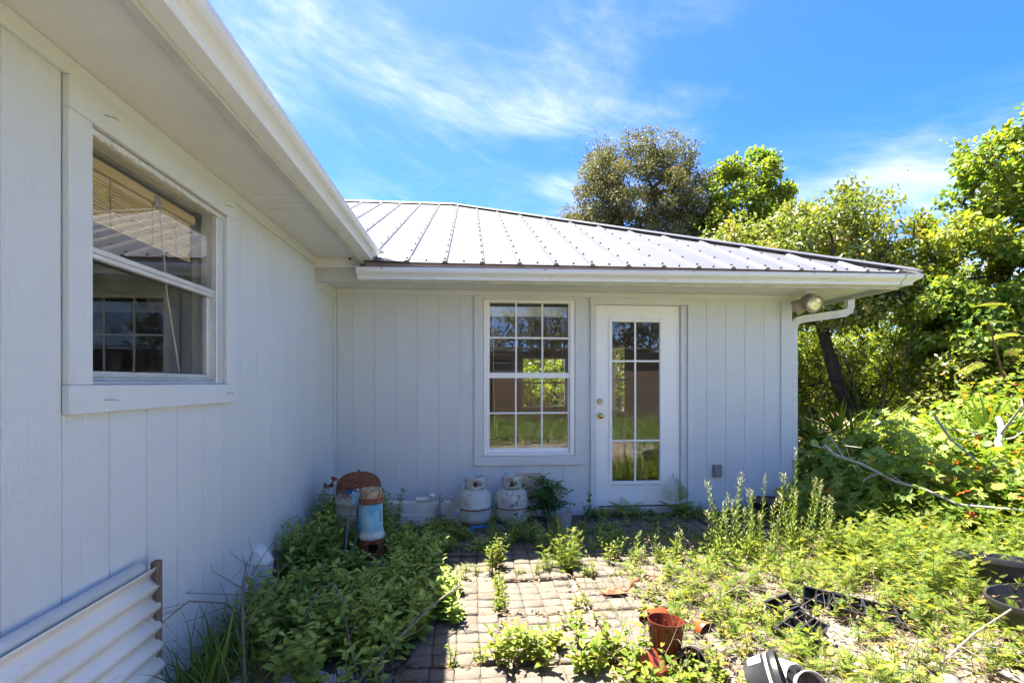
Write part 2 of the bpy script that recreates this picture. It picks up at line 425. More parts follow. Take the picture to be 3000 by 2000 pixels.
class MB:
    def __init__(self):
        self.v = []; self.f = []; self.mi = []; self.m = 0
    def add(self, vs, fs):
        b = len(self.v)
        self.v += [tuple(p) for p in vs]
        for f in fs:
            self.f.append(tuple(b + i for i in f)); self.mi.append(self.m)
        return self
    def box(self, x0, x1, y0, y1, z0, z1):
        x0, x1 = sorted((x0, x1)); y0, y1 = sorted((y0, y1)); z0, z1 = sorted((z0, z1))
        return self.add([(x0, y0, z0), (x1, y0, z0), (x1, y1, z0), (x0, y1, z0), (x0, y0, z1), (x1, y0, z1), (x1, y1, z1), (x0, y1, z1)],
                        [(0, 3, 2, 1), (4, 5, 6, 7), (0, 1, 5, 4), (1, 2, 6, 5), (2, 3, 7, 6), (3, 0, 4, 7)])
    def hexa(self, a):           # eight corners, same order as box
        return self.add(a, [(0, 3, 2, 1), (4, 5, 6, 7), (0, 1, 5, 4), (1, 2, 6, 5), (2, 3, 7, 6), (3, 0, 4, 7)])
    def bar(self, p, q, w, h, up=(0, 0, 1)):
        p = Vector(p); q = Vector(q); d = (q - p).normalized(); u = Vector(up)
        s = d.cross(u)
        if s.length < 1e-5: s = d.cross(Vector((1, 0, 0)))
        s.normalize(); u = s.cross(d).normalized()
        c = []
        for e in (-.5, .5):
            for (pt) in (p, q):
                pass
        c = [p - s * w / 2 - u * h / 2, p + s * w / 2 - u * h / 2, q + s * w / 2 - u * h / 2, q - s * w / 2 - u * h / 2,
             p - s * w / 2 + u * h / 2, p + s * w / 2 + u * h / 2, q + s * w / 2 + u * h / 2, q - s * w / 2 + u * h / 2]
        return self.hexa(c)
    def tube(self, pts, r, n=8, cap=True, sq=None):
        pts = [Vector(p) for p in pts]
        rr = r if isinstance(r, (list, tuple)) else [r] * len(pts)
        vs = []; fs = []
        prev = None
        for i, p in enumerate(pts):
            d = (pts[min(i + 1, len(pts) - 1)] - pts[max(i - 1, 0)]).normalized()
            if prev is None:
                a = d.cross(Vector((0, 0, 1)))
                if a.length < 0.05: a = d.cross(Vector((0, 1, 0)))
            else:
                a = prev - d * prev.dot(d)
            a.normalize(); prev = a; b = d.cross(a)
            for k in range(n):
                t = 2 * math.pi * k / n
                vs.append(p + (a * math.cos(t) + b * math.sin(t)) * rr[i])
        for i in range(len(pts) - 1):
            for k in range(n):
                k2 = (k + 1) % n
                fs.append((i * n + k, i * n + k2, (i + 1) * n + k2, (i + 1) * n + k))
        if cap:
            fs.append(tuple(reversed(range(n)))); fs.append(tuple(range((len(pts) - 1) * n, len(pts) * n)))
        return self.add(vs, fs)
    def lathe(self, prof, n=24, c=(0, 0, 0), ax=None, cap0=True, cap1=True, a0=0.0):
        vs = []; fs = []
        for (r, z) in prof:
            for k in range(n):
                t = 2 * math.pi * k / n + a0
                vs.append(Vector((r * math.cos(t), r * math.sin(t), z)))
        for i in range(len(prof) - 1):
            for k in range(n):
                k2 = (k + 1) % n
                fs.append((i * n + k, i * n + k2, (i + 1) * n + k2, (i + 1) * n + k))
        if cap0: fs.append(tuple(reversed(range(n))))
        if cap1: fs.append(tuple(range((len(prof) - 1) * n, len(prof) * n)))
        if ax is not None:
            q = Vector(ax).normalized().to_track_quat('Z', 'Y')
            vs = [q @ v for v in vs]
        vs = [v + Vector(c) for v in vs]
        return self.add(vs, fs)
    def extrude(self, prof, p, q, axu, axv):
        """closed 2-D profile swept straight from p to q"""
        axu = Vector(axu); axv = Vector(axv); n = len(prof)
        vs = [Vector(b) + axu * a + axv * h for b in (p, q) for (a, h) in prof]
        fs = [(k, (k + 1) % n, n + (k + 1) % n, n + k) for k in range(n)]
        fs += [tuple(reversed(range(n))), tuple(range(n, 2 * n))]
        return self.add(vs, fs)
    def grid(self, fn, nu, nv):
        vs = [fn(i / nu, j / nv) for j in range(nv + 1) for i in range(nu + 1)]
        fs = [(j * (nu + 1) + i, j * (nu + 1) + i + 1, (j + 1) * (nu + 1) + i + 1, (j + 1) * (nu + 1) + i) for j in range(nv) for i in range(nu)]
        return self.add(vs, fs)
    def mesh(self, name):
        me = bpy.data.meshes.new(name)
        me.from_pydata(self.v, [], self.f)
        if any(self.mi): me.polygons.foreach_set('material_index', self.mi)
        me.update()
        return me
    def build(self, name, mat, parent=None, org=None, smooth=False, bevel=0, seg=1, solid=0, world=False, angle=40):
        """org: origin in the coordinates the vertices are given in ('c' = bounding-box centre).
        world=True: vertices are world coordinates although parented to an unrotated parent."""
        if org == 'c':
            a = np.array(self.v); org = tuple((a.min(0) + a.max(0)) / 2)
        org = Vector(org or (0, 0, 0))
        if org.length: self.v = [tuple(Vector(p) - org) for p in self.v]
        me = self.mesh(name)
        loc = org
        if parent is not None and world:
            loc = org - WORLDLOC(parent)
        o = link(name, me, mat, parent, loc)
        if smooth:
            me.polygons.foreach_set('use_smooth', [True] * len(me.polygons))
            try: me.set_sharp_from_angle(angle=R(angle))
            except Exception: pass
        if solid:
            s = o.modifiers.new('solid', 'SOLIDIFY'); s.thickness = solid; s.offset = 0
        if bevel:
            b = o.modifiers.new('bevel', 'BEVEL'); b.width = bevel; b.segments = seg; b.limit_method = 'ANGLE'; b.angle_limit = R(35)
        return o

def WORLDLOC(o):
    l = Vector((0, 0, 0))
    while o is not None:
        l = l + Vector(o.location); o = o.parent
    return l

def rect_minus(rect, holes):
    """list of rectangles covering rect (u0,u1,v0,v1) without holes"""
    rs = [rect]
    for h in holes:
        nr = []
        for (a, b, c, d) in rs:
            if h[0] >= b or h[1] <= a or h[2] >= d or h[3] <= c:
                nr.append((a, b, c, d)); continue
            if h[0] > a: nr.append((a, h[0], c, d))
            if h[1] < b: nr.append((h[1], b, c, d))
            u0, u1 = max(a, h[0]), min(b, h[1])
            if h[2] > c: nr.append((u0, u1, c, h[2]))
            if h[3] < d: nr.append((u0, u1, h[3], d))
        rs = nr
    return rs

rng = random.Random(7)
nrg = np.random.default_rng(11)

# ================================================================== ground
def ground():
    m, t, out = mkmat('sandy_ground')
    tcn = t.nodes.new('ShaderNodeTexCoord')
    v = tcn.outputs['Object']
    n1 = noise(t, v, 1.3, 8, 0.7, 0.4); n2 = noise(t, v, 38, 6, 0.7); n3 = noise(t, v, 0.35, 6, 0.6, 0.5); n4 = noise(t, v, 140, 3, .6)
    sand = ramp(t, n2, [(0.3, (0.19, 0.155, 0.115)), (0.55, (0.29, 0.245, 0.19)), (0.8, (0.40, 0.35, 0.28))])
    dirt = ramp(t, n2, [(0.3, (0.045, 0.033, 0.022)), (0.7, (0.16, 0.12, 0.08))])
    c = mix(t, ramp(t, n1, [(0.50, (0, 0, 0)), (0.64, (1, 1, 1))]), sand, dirt)
    moss = ramp(t, n2, [(0.3, (0.035, 0.055, 0.015)), (0.7, (0.10, 0.13, 0.035))])
    c = mix(t, ramp(t, n3, [(0.52, (0, 0, 0)), (0.66, (0.8, 0.8, 0.8))]), c, moss)
    principled(t, out, c, 0.95, 0, 0.15, mix(t, 0.5, n2, n4), 0.6, 0.02)
    mb = MB()
    # fine near the patio, coarse out to the horizon
    xs = sorted(set([-600, -200, -60, -25, -12] + list(np.arange(-8, 12.01, 0.5)) + [16, 25, 60, 200, 600]))
    ys = sorted(set([-600, -200, -60, -25, -12] + list(np.arange(-8, 16.01, 0.5)) + [20, 28, 60, 200, 600]))
    r = random.Random(3)
    def h(x, y):
        if -1.6 < x < 2.2 and 1.0 < y < 12.5: return -0.012
        if -6 < x < 3.6 and 4.4 < y < 12.6: return -0.012
        if x < -1.2 and y < 13 and x > -8: return -0.012
        e = 0.05 * math.sin(x * 1.1 + 1) * math.sin(y * 0.9) + r.uniform(-.02, .02)
        return e * min(1, max(0, (x - 2.2) / 2.5)) - 0.012 if (x > 2.2 and y > -6) else e - 0.012
    vs = [(x, y, h(x, y)) for y in ys for x in xs]
    nx = len(xs)
    fs = [(j * nx + i, j * nx + i + 1, (j + 1) * nx + i + 1, (j + 1) * nx + i) for j in range(len(ys) - 1) for i in range(nx - 1)]
    mb.add(vs, fs)
    o = mb.build('ground', m, smooth=True)
    tag(o, 'pale sandy ground with dark leaf litter and moss', 'ground', kind='structure')
ground()

# ---- patio: square slabs, each cast as four by five cobbles
def paver_mat(name, a, b, dirty):
    m, t, out = mkmat(name)
    v = coords(t)
    n1 = noise(t, v, 9, 8, 0.7, 0.3); n2 = noise(t, v, 95, 5, 0.7); n3 = noise(t, v, 2.6, 5, .6)
    c = ramp(t, n1, [(0.3, a), (0.7, b)])
    c = mix(t, ramp(t, n2, [(0.56, (0, 0, 0)), (0.75, (.75, .75, .75))]), c, tuple(x * .45 for x in a))
    c = mix(t, ramp(t, n3, [(0.5, (0, 0, 0)), (0.8, (.6, .6, .6))]), c, dirty)
    principled(t, out, c, 0.9, 0, 0.2, mix(t, .6, n1, n2), 1.0, 0.016)
    return m
M['cobble'] = paver_mat('cast_cobble', (0.118, 0.098, 0.077), (0.195, 0.168, 0.134), (0.085, 0.066, 0.048))
M['joint'] = paver_mat('cobble_joint', (0.08, 0.063, 0.047), (0.15, 0.12, 0.09), (0.04, 0.031, 0.022))

def cobble_mesh(seed):
    r = random.Random(seed)
    w, d, h = 0.0575, 0.0445, 0.013
    mb = MB()
    j = lambda s: r.uniform(-s, s)
    base = [(-w, -d), (0, -d - .001), (w, -d), (w + .001, 0), (w, d), (0, d + .001), (-w, d), (-w - .001, 0)]
    base = [(x + j(.0025), y + j(.0025)) for x, y in base]
    vs = [(x, y, -0.006) for x, y in base]
    vs += [(x * .97, y * .97, h * .6 + j(.002)) for x, y in base]
    vs += [(x * .86, y * .84, h + j(.0025)) for x, y in base]
    vs += [(j(.01), j(.008), h + .003 + j(.002))]
    fs = []
    for L in (0, 8):
        for k in range(8):
            fs.append((L + k, L + (k + 1) % 8, L + 8 + (k + 1) % 8, L + 8 + k))
    for k in range(8):
        fs.append((16 + k, 16 + (k + 1) % 8, 24))
    mb.add(vs, fs)
    me = mb.mesh('cobble'); me.materials.append(M['cobble'])
    me.polygons.foreach_set('use_smooth', [True] * len(me.polygons))
    return me

def patio():
    root = bpy.data.objects.new('patio', None); COL.objects.link(root); root.location = (0.9, 3.3, 0)
    root.empty_display_size = .1
    tag(root, 'patio of square concrete slabs cast as cobbles, weeds in the joints', 'patio', kind='structure')
    cob = [cobble_mesh(s) for s in range(6)]
    slab = MB().box(-.229, .229, -.226, .226, -.05, .004).mesh('paver'); slab.materials.append(M['joint'])
    r = random.Random(5)
    n = 0
    cand = []
    for i in range(-3, 6):
        for k in range(-4, 4):
            cx = 0.175 + 0.25 + 0.497 * i; cy = 3.21 - 0.2375 - 0.478 * k
            if cy > 4.72 or (cx - .24 < -1.3): continue
            if cx > 2.3 and cy < 3.4: continue
            if cx > 1.8 and cy < 2.6: continue
            if cy < 1.4: continue
            vis = 0 if (-.35 < cx < 1.9 and 2.0 < cy < 3.6) else 1
            cand.append((vis, abs(cx - .6) + abs(cy - 2.9), cx, cy))
    cand.sort()
    for idx, (vis, d_, cx, cy) in enumerate(cand):
        tilt = (r.gauss(0, .008), r.gauss(0, .008), r.gauss(0, .012)); dz = r.gauss(0, .004)
        p = bpy.data.objects.new('paver', slab); COL.objects.link(p); p.parent = root
        p.location = (cx - .9, cy - 3.3, dz); p.rotation_euler = tilt
        allv = None
        if idx >= 15: allv = MB()
        for a in range(4):
            for b in range(5):
                lx = -.229 + .0575 + .1145 * a - .0; ly = -.226 + .0455 + .0902 * b
                rz = r.gauss(0, .02); dzz = .0035 + r.gauss(0, .0018)
                me = cob[r.randrange(6)]; fl = r.random() < .5
                if allv is None:
                    c = bpy.data.objects.new('cobble', me); COL.objects.link(c); c.parent = p
                    c.location = (lx, ly, dzz); c.rotation_euler = (r.gauss(0, .015), r.gauss(0, .015), rz + (math.pi if fl else 0))
                    sx = r.uniform(.955, 1.0); c.scale = (sx, r.uniform(.955, 1.0), r.uniform(.7, 1.2))
                else:
                    s = -1 if fl else 1
                    allv.add([(lx + s * v.co.x * .96, ly + s * v.co.y * .96, dzz + v.co.z) for v in me.vertices], [tuple(q.vertices) for q in me.polygons])
        if allv is not None:
            o = allv.build('cobbles', 'cobble', p, smooth=True, angle=80); tag(o, kind='stuff')
patio()

# ================================================================== house
GR = 0.2032
WX = -1.2845          # face of the left wall's boards
FY = 4.779            # face of the front wall's boards
RX = 3.27             # right corner
house = thing('house', 'pale blue-grey clad house with white metal hip roof and attached side wing', 'house', (1.0, FY, 0))
HL = Vector((1.0, FY, 0))
def hp(mb, name, mat, parent=house, **k):
    return mb.build(name, mat, parent, org='c', world=True, **k)

# openings: front wall (x0,x1,z0,z1), left wall (y0,y1,z0,z1)
WIN_F = (0.125, 1.024, Z(-.71), Z(.815))
DOOR = (1.243 - .02, 2.16, 0.0, Z(.79))
WIN_L = (1.755, 2.655, Z(-.005), Z(.87))
WIN_B = (1.23, 2.32, Z(-.60), Z(.62))
WIN_S = (9.75, 10.81, Z(-.64), Z(.80))

TOP = Z(.90)          # front soffit
LTOP = Z(1.034)       # side wing soffit
# front wall sheathing with openings, then single boards on it
mb = MB()
for (a, b, c, d) in rect_minus((-1.39, RX - .01, 0.0, TOP + .12), [WIN_F, DOOR]):
    mb.box(a, b, FY + .0052, FY + .11, c, d)
wall_f = hp(mb, 'wall', 'siding')
xs = [-1.2845] + [-1.1255 + GR * i for i in range(12)]
xs_r = [2.179, 2.3824, 2.5856, 2.7888, 2.992, 3.195, RX - .002]
edges = [(xs[i], xs[i + 1]) for i in range(len(xs) - 1)] + [(xs_r[i], xs_r[i + 1]) for i in range(len(xs_r) - 1)]
for (a, b) in edges:
    holes = [(WIN_F[0] - .02, WIN_F[1] + .02, WIN_F[2] - .02, WIN_F[3] + .02), (DOOR[0] - .01, DOOR[1] + .02, -1, DOOR[3] + .02)]
    g = .0030
    for (u0, u1, v0, v1) in rect_minus((a + g, b - g, .012, TOP), holes):
        if u1 - u0 > .005: hp(MB().box(u0, u1, FY, FY + .0088, v0, v1), 'siding_board', 'siding', wall_f, bevel=.0022)
# left wall
mb = MB()
for (a, b, c, d) in rect_minus((-3.2, 12.0, 0.0, LTOP + .1), [WIN_L]):
    mb.box(WX - .105, WX - .0052, a, b, c, d)
wall_l = hp(mb, 'wall', 'siding')
ys = [1.6576 + GR * i for i in range(-22, 16)] + [FY + .02]
for i in range(len(ys) - 1):
    g = .0030
    for (u0, u1, v0, v1) in rect_minus((ys[i] + g, ys[i + 1] - g, .012, LTOP), [(WIN_L[0] - .02, WIN_L[1] + .02, WIN_L[2] - .02, WIN_L[3] + .02)]):
        if u1 - u0 > .005: hp(MB().box(WX - .0088, WX, u0, u1, v0, v1), 'siding_board', 'siding', wall_l, bevel=.0022)
# the walls one does not see from the front
mb = MB()
for (a, b, c, d) in rect_minus((FY + .11, 11.75, 0, TOP + .12), [WIN_S]): mb.box(RX - .11, RX, a, b, c, d)
hp(mb, 'wall', 'siding')
mb = MB()
for (a, b, c, d) in rect_minus((-6.2, RX, 0, TOP + .12), [WIN_B]): mb.box(a, b, 11.75, 11.86, c, d)
hp(mb, 'wall', 'siding')
hp(MB().box(-6.3, -6.2, -3.2, 11.86, 0, LTOP + .1), 'wall', 'siding')
hp(MB().box(-6.2, WX - .105, -3.2, -3.1, 0, LTOP + .1), 'wall', 'siding')
# rooms behind the windows
hp(MB().box(-1.39, RX - .11, FY + .11, 11.75, -.02, .01), 'room_floor', 'insidefloor')
hp(MB().box(-1.39, RX - .002, FY + .1, 11.75, TOP + .12, TOP + .15), 'room_ceiling', 'inside')
hp(MB().box(-6.2, WX - .105, -3.1, 11.75, LTOP + .1, LTOP + .13), 'room_ceiling', 'inside')
hp(MB().box(-6.2, WX - .105, -3.1, 11.75, -.02, .01), 'room_floor', 'insidefloor')
hp(MB().box(-4.6, -4.5, -3.1, 11.7, .01, LTOP + .1), 'inner_wall', 'inside')
mb = MB()
for (a, b, c, d) in rect_minus((FY + .115, 11.74, .01, TOP + .12), [WIN_S]): mb.box(RX - .14, RX - .112, a, b, c, d)
for (a, b, c, d) in rect_minus((-1.25, RX - .145, .01, TOP + .12), [WIN_B]): mb.box(a, b, 11.715, 11.745, c, d)
for (a, b, c, d) in rect_minus((-1.25, RX - .145, .01, TOP + .12), [WIN_F, DOOR]): mb.box(a, b, FY + .112, FY + .135, c, d)
mb.box(-1.28, -1.25, FY + .14, 11.71, .01, TOP + .12)
hp(mb, 'room_lining', 'inside')
mb = MB()
for (a, b, c, d) in rect_minus((-3.05, 11.7, .01, LTOP + .1), [(WIN_L[0] - .06, WIN_L[1] + .02, WIN_L[2], WIN_L[3])]): mb.box(WX - .16, WX - .132, a, b, c, d)
hp(mb, 'room_lining', 'inside')

# ---- trim boards
T = .022
def tr(name, *b, **k):
    return hp(MB().box(*b), name, k.get('mat', 'trim'), bevel=k.get('bv', .003), parent=k.get('parent', house))
tr('frieze_board', WX + .0005, RX + .002, FY - .02, FY, Z(.848), TOP)
tr('frieze_board', WX, WX + .02, -3.2, 4.163, Z(.977), LTOP)
tr('frieze_board', WX, WX + .019, 4.202, FY - .0205, Z(.80), TOP)
tr('corner_board', RX - .098, RX + .004, FY - .018, FY - .0005, .01, Z(.8475))
tr('corner_board', RX, RX + .018, FY - .018, FY + .09, .01, Z(.8475))
tr('corner_board', WX + .0005, WX + .02, FY - .0555, FY - .0205, .01, Z(.7995))
tr('corner_board', WX + .0205, WX + .05, FY - .019, FY - .0005, .01, Z(.8475))
# left window surround
tr('window_trim', WX, WX + .026, 1.655, 2.748, Z(.872), Z(.9765))
tr('window_trim', WX, WX + .024, 1.655, 1.752, Z(-.005), Z(.8715))
tr('window_trim', WX, WX + .024, 2.660, 2.745, Z(-.005), Z(.8715))
tr('window_trim', WX, WX + .026, 1.653, 2.745, Z(-.101), Z(-.0055))
# front window surround
tr('window_trim', .033, .122, FY - .021, FY, Z(-.7135), Z(.8475))
tr('window_trim', 1.028, 1.118, FY - .021, FY, Z(-.7135), Z(.8475))
tr('window_trim', .033, 1.118, FY - .022, FY, Z(-.805), Z(-.714))
tr('window_trim', .1225, 1.0275, FY - .0205, FY, Z(.8165), Z(.8475))
# door casing
tr('door_casing', 1.183, 1.240, FY - .021, FY, .012, Z(.8475))
tr('door_casing', 2.180, 2.247, FY - .021, FY, .012, Z(.8475))
tr('door_casing', 1.2405, 2.1795, FY - .0205, FY, Z(.786), Z(.8475))
tr('door_jamb', 2.117, 2.179, FY - .0005, FY + .10, .03, Z(.783))
tr('door_jamb', 1.2215, 1.2415, FY - .0005, FY + .10, .03, Z(.783))
tr('door_jamb', 1.2415, 2.117, FY + .0005, FY + .10, Z(.783), Z(.80))
# nails left standing in the trim
def nail(p, d, L=.035):
    q = Vector(p) + Vector(d) * L
    mbn = MB().tube([p, q, q + Vector((0, .006, -.004))], [.0022, .0022, .002], 6)
    hp(mbn, 'bent_nail', 'potgrey')
for (y, z) in ((1.80, Z(.925)), (2.63, Z(.915)), (1.80, Z(-.058)), (2.64, Z(-.052))):
    nail((WX + .025, y, z), (.75, .65, 0))
for (x, z) in ((.18, Z(.862)), (.47, Z(.857)), (1.0, Z(.86)), (.24, Z(-.74)), (.99, Z(-.742))):
    nail((x, FY - .021, z), (0.2, -.9, -.1), .014)

# ---- windows
def window_front():
    w = MB()
    x0, x1, z0, z1 = WIN_F
    fy0, fy1 = FY - .012, FY + .07
    for b in ((x0, x0 + .045, z0 + .0, z1), (x1 - .045, x1, z0, z1)): w.box(b[0], b[1], fy0, fy1, b[2], b[3])
    w.box(x0 + .045, x1 - .045, fy0, fy1, z1 - .024, z1); w.box(x0 + .045, x1 - .045, fy0 - .004, fy1, z0, z0 + .022)
    f = hp(w, 'window', 'vinyl', bevel=.003)
    tag(f, 'white double hung window with twelve panes')
    a, b = x0 + .0455, x1 - .0455
    def sash(zb, zt, ya, rb, rt, nx, nz, side=.014):
        s = MB()
        s.box(a, a + side, ya, ya + .028, zb, zt); s.box(b - side, b, ya, ya + .028, zb, zt)
        s.box(a + side, b - side, ya, ya + .028, zb, zb + rb); s.box(a + side, b - side, ya, ya + .028, zt - rt, zt)
        o = hp(s, 'sash', 'vinyl', f, bevel=.002)
        p = hp(MB().box(a + side - .004, b - side + .004, ya + .012, ya + .016, zb + rb - .004, zt - rt + .004), 'pane', 'glass', f)
        ga, gb, gz0, gz1 = a + side, b - side, zb + rb, zt - rt
        for k in range(1, nx):
            x = ga + (gb - ga) * k / nx
            hp(MB().box(x - .0085, x + .0085, ya + .006, ya + .011, gz0, gz1), 'muntin', 'vinyl', f, bevel=.0015)
        for k in range(1, nz):
            z = gz0 + (gz1 - gz0) * k / nz
            hp(MB().box(ga, gb, ya + .0055, ya + .0105, z - .0085, z + .0085), 'muntin', 'vinyl', f, bevel=.0015)
    sash(Z(.05), z1 - .0245, FY + .002, .052, .003, 3, 2)
    sash(z0 + .0225, Z(.075), FY + .034, .048, .026, 3, 2)
    # a raised blind and a few loose slats hang inside
    bl = MB()
    for k in range(9): bl.box(a + .01, b - .01, FY + .085, FY + .12, z1 - .06 - k * .011, z1 - .052 - k * .011)
    hp(bl, 'raised_blind', 'whiteplastic', f)
    for k in range(4):
        z = Z(.29 - .085 * k); dz = rng.uniform(-.012, .012)
        hp(MB().bar((a + .03, FY + .10, z), (a + .03 + (.18 if k == 0 else .33), FY + .10, z + dz), .02, .0025), 'blind_slat', 'whiteplastic', f)
    hp(MB().tube([(a + .05, FY + .09, Z(.70)), (a + .055, FY + .09, Z(.2)), (a + .065, FY + .09, Z(-.45))], .004, 6), 'blind_cord', 'cord', f)
    hp(MB().tube([(b - .06, FY + .09, Z(.66)), (b - .057, FY + .09, Z(.05))], .0035, 6), 'blind_cord', 'cord', f)
window_front()

def window_left():
    y0, y1, z0, z1 = WIN_L
    w = MB()
    xa, xb = WX - .07, WX + .006
    w.box(xa, xb, y0, y0 + .018, z0, z1); w.box(xa, xb, y1 - .066, y1, z0, z1)
    w.box(xa, xb, y0 + .018, y1 - .066, z1 - .024, z1); w.box(xa, xb + .004, y0 + .018, y1 - .066, z0, z0 + .012)
    f = hp(w, 'window', 'alu', bevel=.003)
    tag(f, 'aluminium single hung window with bamboo blind inside')
    a, b = y0 + .0185, y1 - .0665
    # meeting rail with its grooves, bottom rail
    r = MB(); r.box(WX - .034, WX - .004, a, b, Z(.448), Z(.468)); r.box(WX - .032, WX - .008, a, b, Z(.430), Z(.4475))
    hp(r, 'meeting_rail', 'alu', f, bevel=.002)
    r = MB(); r.box(WX - .050, WX - .022, a, b, z0 + .0125, Z(.042)); r.box(WX - .022, WX - .016, a, b, Z(.022), Z(.030))
    hp(r, 'bottom_rail', 'alu', f, bevel=.002)
    r = MB(); r.box(WX - .052, WX - .024, b - .03, b, Z(.0425), Z(.4295)); hp(r, 'sash_stile', 'alu', f, bevel=.002)
    hp(MB().box(WX - .022, WX - .018, a, b, Z(.468), z1 - .0245), 'pane', 'glass', f)
    hp(MB().box(WX - .042, WX - .038, a, b - .03, Z(.0425), Z(.43)), 'pane', 'glass', f)
    # rough caulk line round the frame
    c = MB()
    for i in range(60):
        y = y0 + .01 + (y1 - y0 - .02) * i / 59
        c.box(WX + .006, WX + .012 + rng.uniform(0, .006), y - .009, y + .009, z1 - .03 + rng.uniform(-.004, .004), z1 - .012)
    hp(c, 'caulk', 'caulk', f)
    # bamboo blind: head rail and slats
    xo = WX - .082
    hp(MB().box(xo - .03, xo, 1.62, 2.56, Z(.785), Z(.825)), 'blind_rail', 'bamboo', f, bevel=.004)
    for k in range(15):
        z = Z(.78 - k * .0125); sag = .004 * math.sin(k)
        hp(MB().box(xo - .018 + sag * .5, xo - .014 + sag * .5, 1.60, 2.54, z - .0105, z), 'blind_slat', 'bamboo', f)
    for y in (1.75, 2.0, 2.25, 2.42):
        hp(MB().tube([(xo - .010, y, Z(.79)), (xo - .008, y, Z(.60))], .003, 5), 'blind_cord', 'cord', f)
    hp(MB().tube([(xo - .01, 2.30, Z(.79)), (xo - .005, 2.34, Z(.4)), (xo - .002, 2.43, Z(.05))], .004, 6), 'pull_cord', 'cord', f)
    hp(MB().box(xo - .014, xo + .01, 2.245, 2.275, Z(.765), Z(.81)), 'cord_lock', 'nickel', f, bevel=.003)
window_left()

def window_plain(name, plane, rect, ax):
    u0, u1, z0, z1 = rect
    def bx(mb, a, b, t0, t1, c, d):
        return mb.box(a, b, plane + t0, plane + t1, c, d) if ax == 'y' else mb.box(plane + t0, plane + t1, a, b, c, d)
    w = MB(); s = .035
    bx(w, u0, u0 + s, .0, .08, z0, z1); bx(w, u1 - s, u1, .0, .08, z0, z1); bx(w, u0 + s, u1 - s, .0, .08, z0, z0 + s); bx(w, u0 + s, u1 - s, .0, .08, z1 - s, z1)
    zm = (z0 + z1) / 2; bx(w, u0 + s, u1 - s, .01, .07, zm - .02, zm + .02)
    f = hp(w, 'window', 'vinyl')
    hp(bx(MB(), u0 + s, u1 - s, .036, .040, z0 + s, z1 - s), 'pane', 'glass', f)
    for k in range(1, 4):
        u = u0 + s + (u1 - u0 - 2 * s) * k / 4
        hp(bx(MB(), u - .008, u + .008, .041, .047, z0 + s, z1 - s), 'muntin', 'vinyl', f)
    for k in (1, 3):
        z = z0 + s + (z1 - z0 - 2 * s) * k / 4
        hp(bx(MB(), u0 + s, u1 - s, .0415, .0475, z - .008, z + .008), 'muntin', 'vinyl', f)
    return f
wb = window_plain('w', 11.765, WIN_B, 'y')
ws = window_plain('w', RX - .095, WIN_S, 'x')
for k in range(26):
    z = WIN_S[2] + .05 + k * .052
    hp(MB().hexa([(RX - .175, WIN_S[0], z), (RX - .15, WIN_S[0], z + .012), (RX - .15, WIN_S[1], z + .012), (RX - .175, WIN_S[1], z),
                  (RX - .175, WIN_S[0], z + .002), (RX - .15, WIN_S[0], z + .014), (RX - .15, WIN_S[1], z + .014), (RX - .175, WIN_S[1], z + .002)]), 'blind_slat', 'whiteplastic', ws)

# ---- door
def door():
    x0, x1, z0, z1 = 1.244, 2.114, Z(-1.231), Z(.780)
    y0, y1 = FY + .030, FY + .074
    gx0, gx1, gz0, gz1 = 1.413, 1.905, Z(-.985), Z(.615)
    d = MB()
    for (a, b, c, e) in rect_minus((x0, x1, z0, z1), [(gx0 - .02, gx1 + .02, gz0 - .02, gz1 + .02)]): d.box(a, b, y0, y1, c, e)
    o = hp(d, 'door', 'door', bevel=.002)
    tag(o, 'white door with one tall glazed panel of six panes')
    # raised lite frame round the glass
    fr = MB(); w = .034; p = .014
    for (a, b, c, e) in ((gx0 - w, gx0, gz0 - w, gz1 + w), (gx1, gx1 + w, gz0 - w, gz1 + w), (gx0, gx1, gz0 - w, gz0), (gx0, gx1, gz1, gz1 + w)):
        fr.box(a, b, y0 - p, y0 + .03, c, e)
    hp(fr, 'lite_frame', 'door', o, bevel=.005, seg=2)
    hp(MB().box(gx0, gx1, y0 + .008, y0 + .012, gz0, gz1), 'pane', 'glass', o)
    xm = (gx0 + gx1) / 2 - .006
    hp(MB().box(xm - .0095, xm + .0095, y0 + .0, y0 + .007, gz0, gz1), 'muntin', 'door', o, bevel=.0015)
    for z in (Z(.222), Z(-.579)):
        hp(MB().box(gx0, gx1, y0 - .0006, y0 + .0064, z - .0095, z + .0095), 'muntin', 'door', o, bevel=.0015)
    # knob and deadbolt
    hp(MB().lathe([(.031, 0), (.031, .006), (.026, .009), (.012, .012), (.011, .028), (.020, .034), (.0255, .046), (.0245, .058), (.016, .066), (.004, .068)], 24, (1.293, y0, Z(-.325)), (0, -1, 0)), 'knob', 'brass', o, smooth=True)
    hp(MB().lathe([(.031, 0), (.030, .010), (.024, .018), (.020, .020), (.019, .024), (.006, .025)], 24, (1.288, y0, Z(-.183)), (0, -1, 0)), 'deadbolt', 'nickel', o, smooth=True)
    hp(MB().box(1.287, 1.289, y0 - .0255, y0 - .0245, Z(-.190), Z(-.177)), 'keyhole', 'dark', o)
    # threshold and a strip of old sill
    hp(MB().box(1.2415, 2.116, FY - .03, FY + .10, .012, Z(-1.2345)), 'threshold', 'alu', house, bevel=.004)
    hp(MB().box(1.26, 2.10, FY - .004, FY + .03, Z(-1.2344), Z(-1.228)), 'weather_strip', 'dark', house)
door()
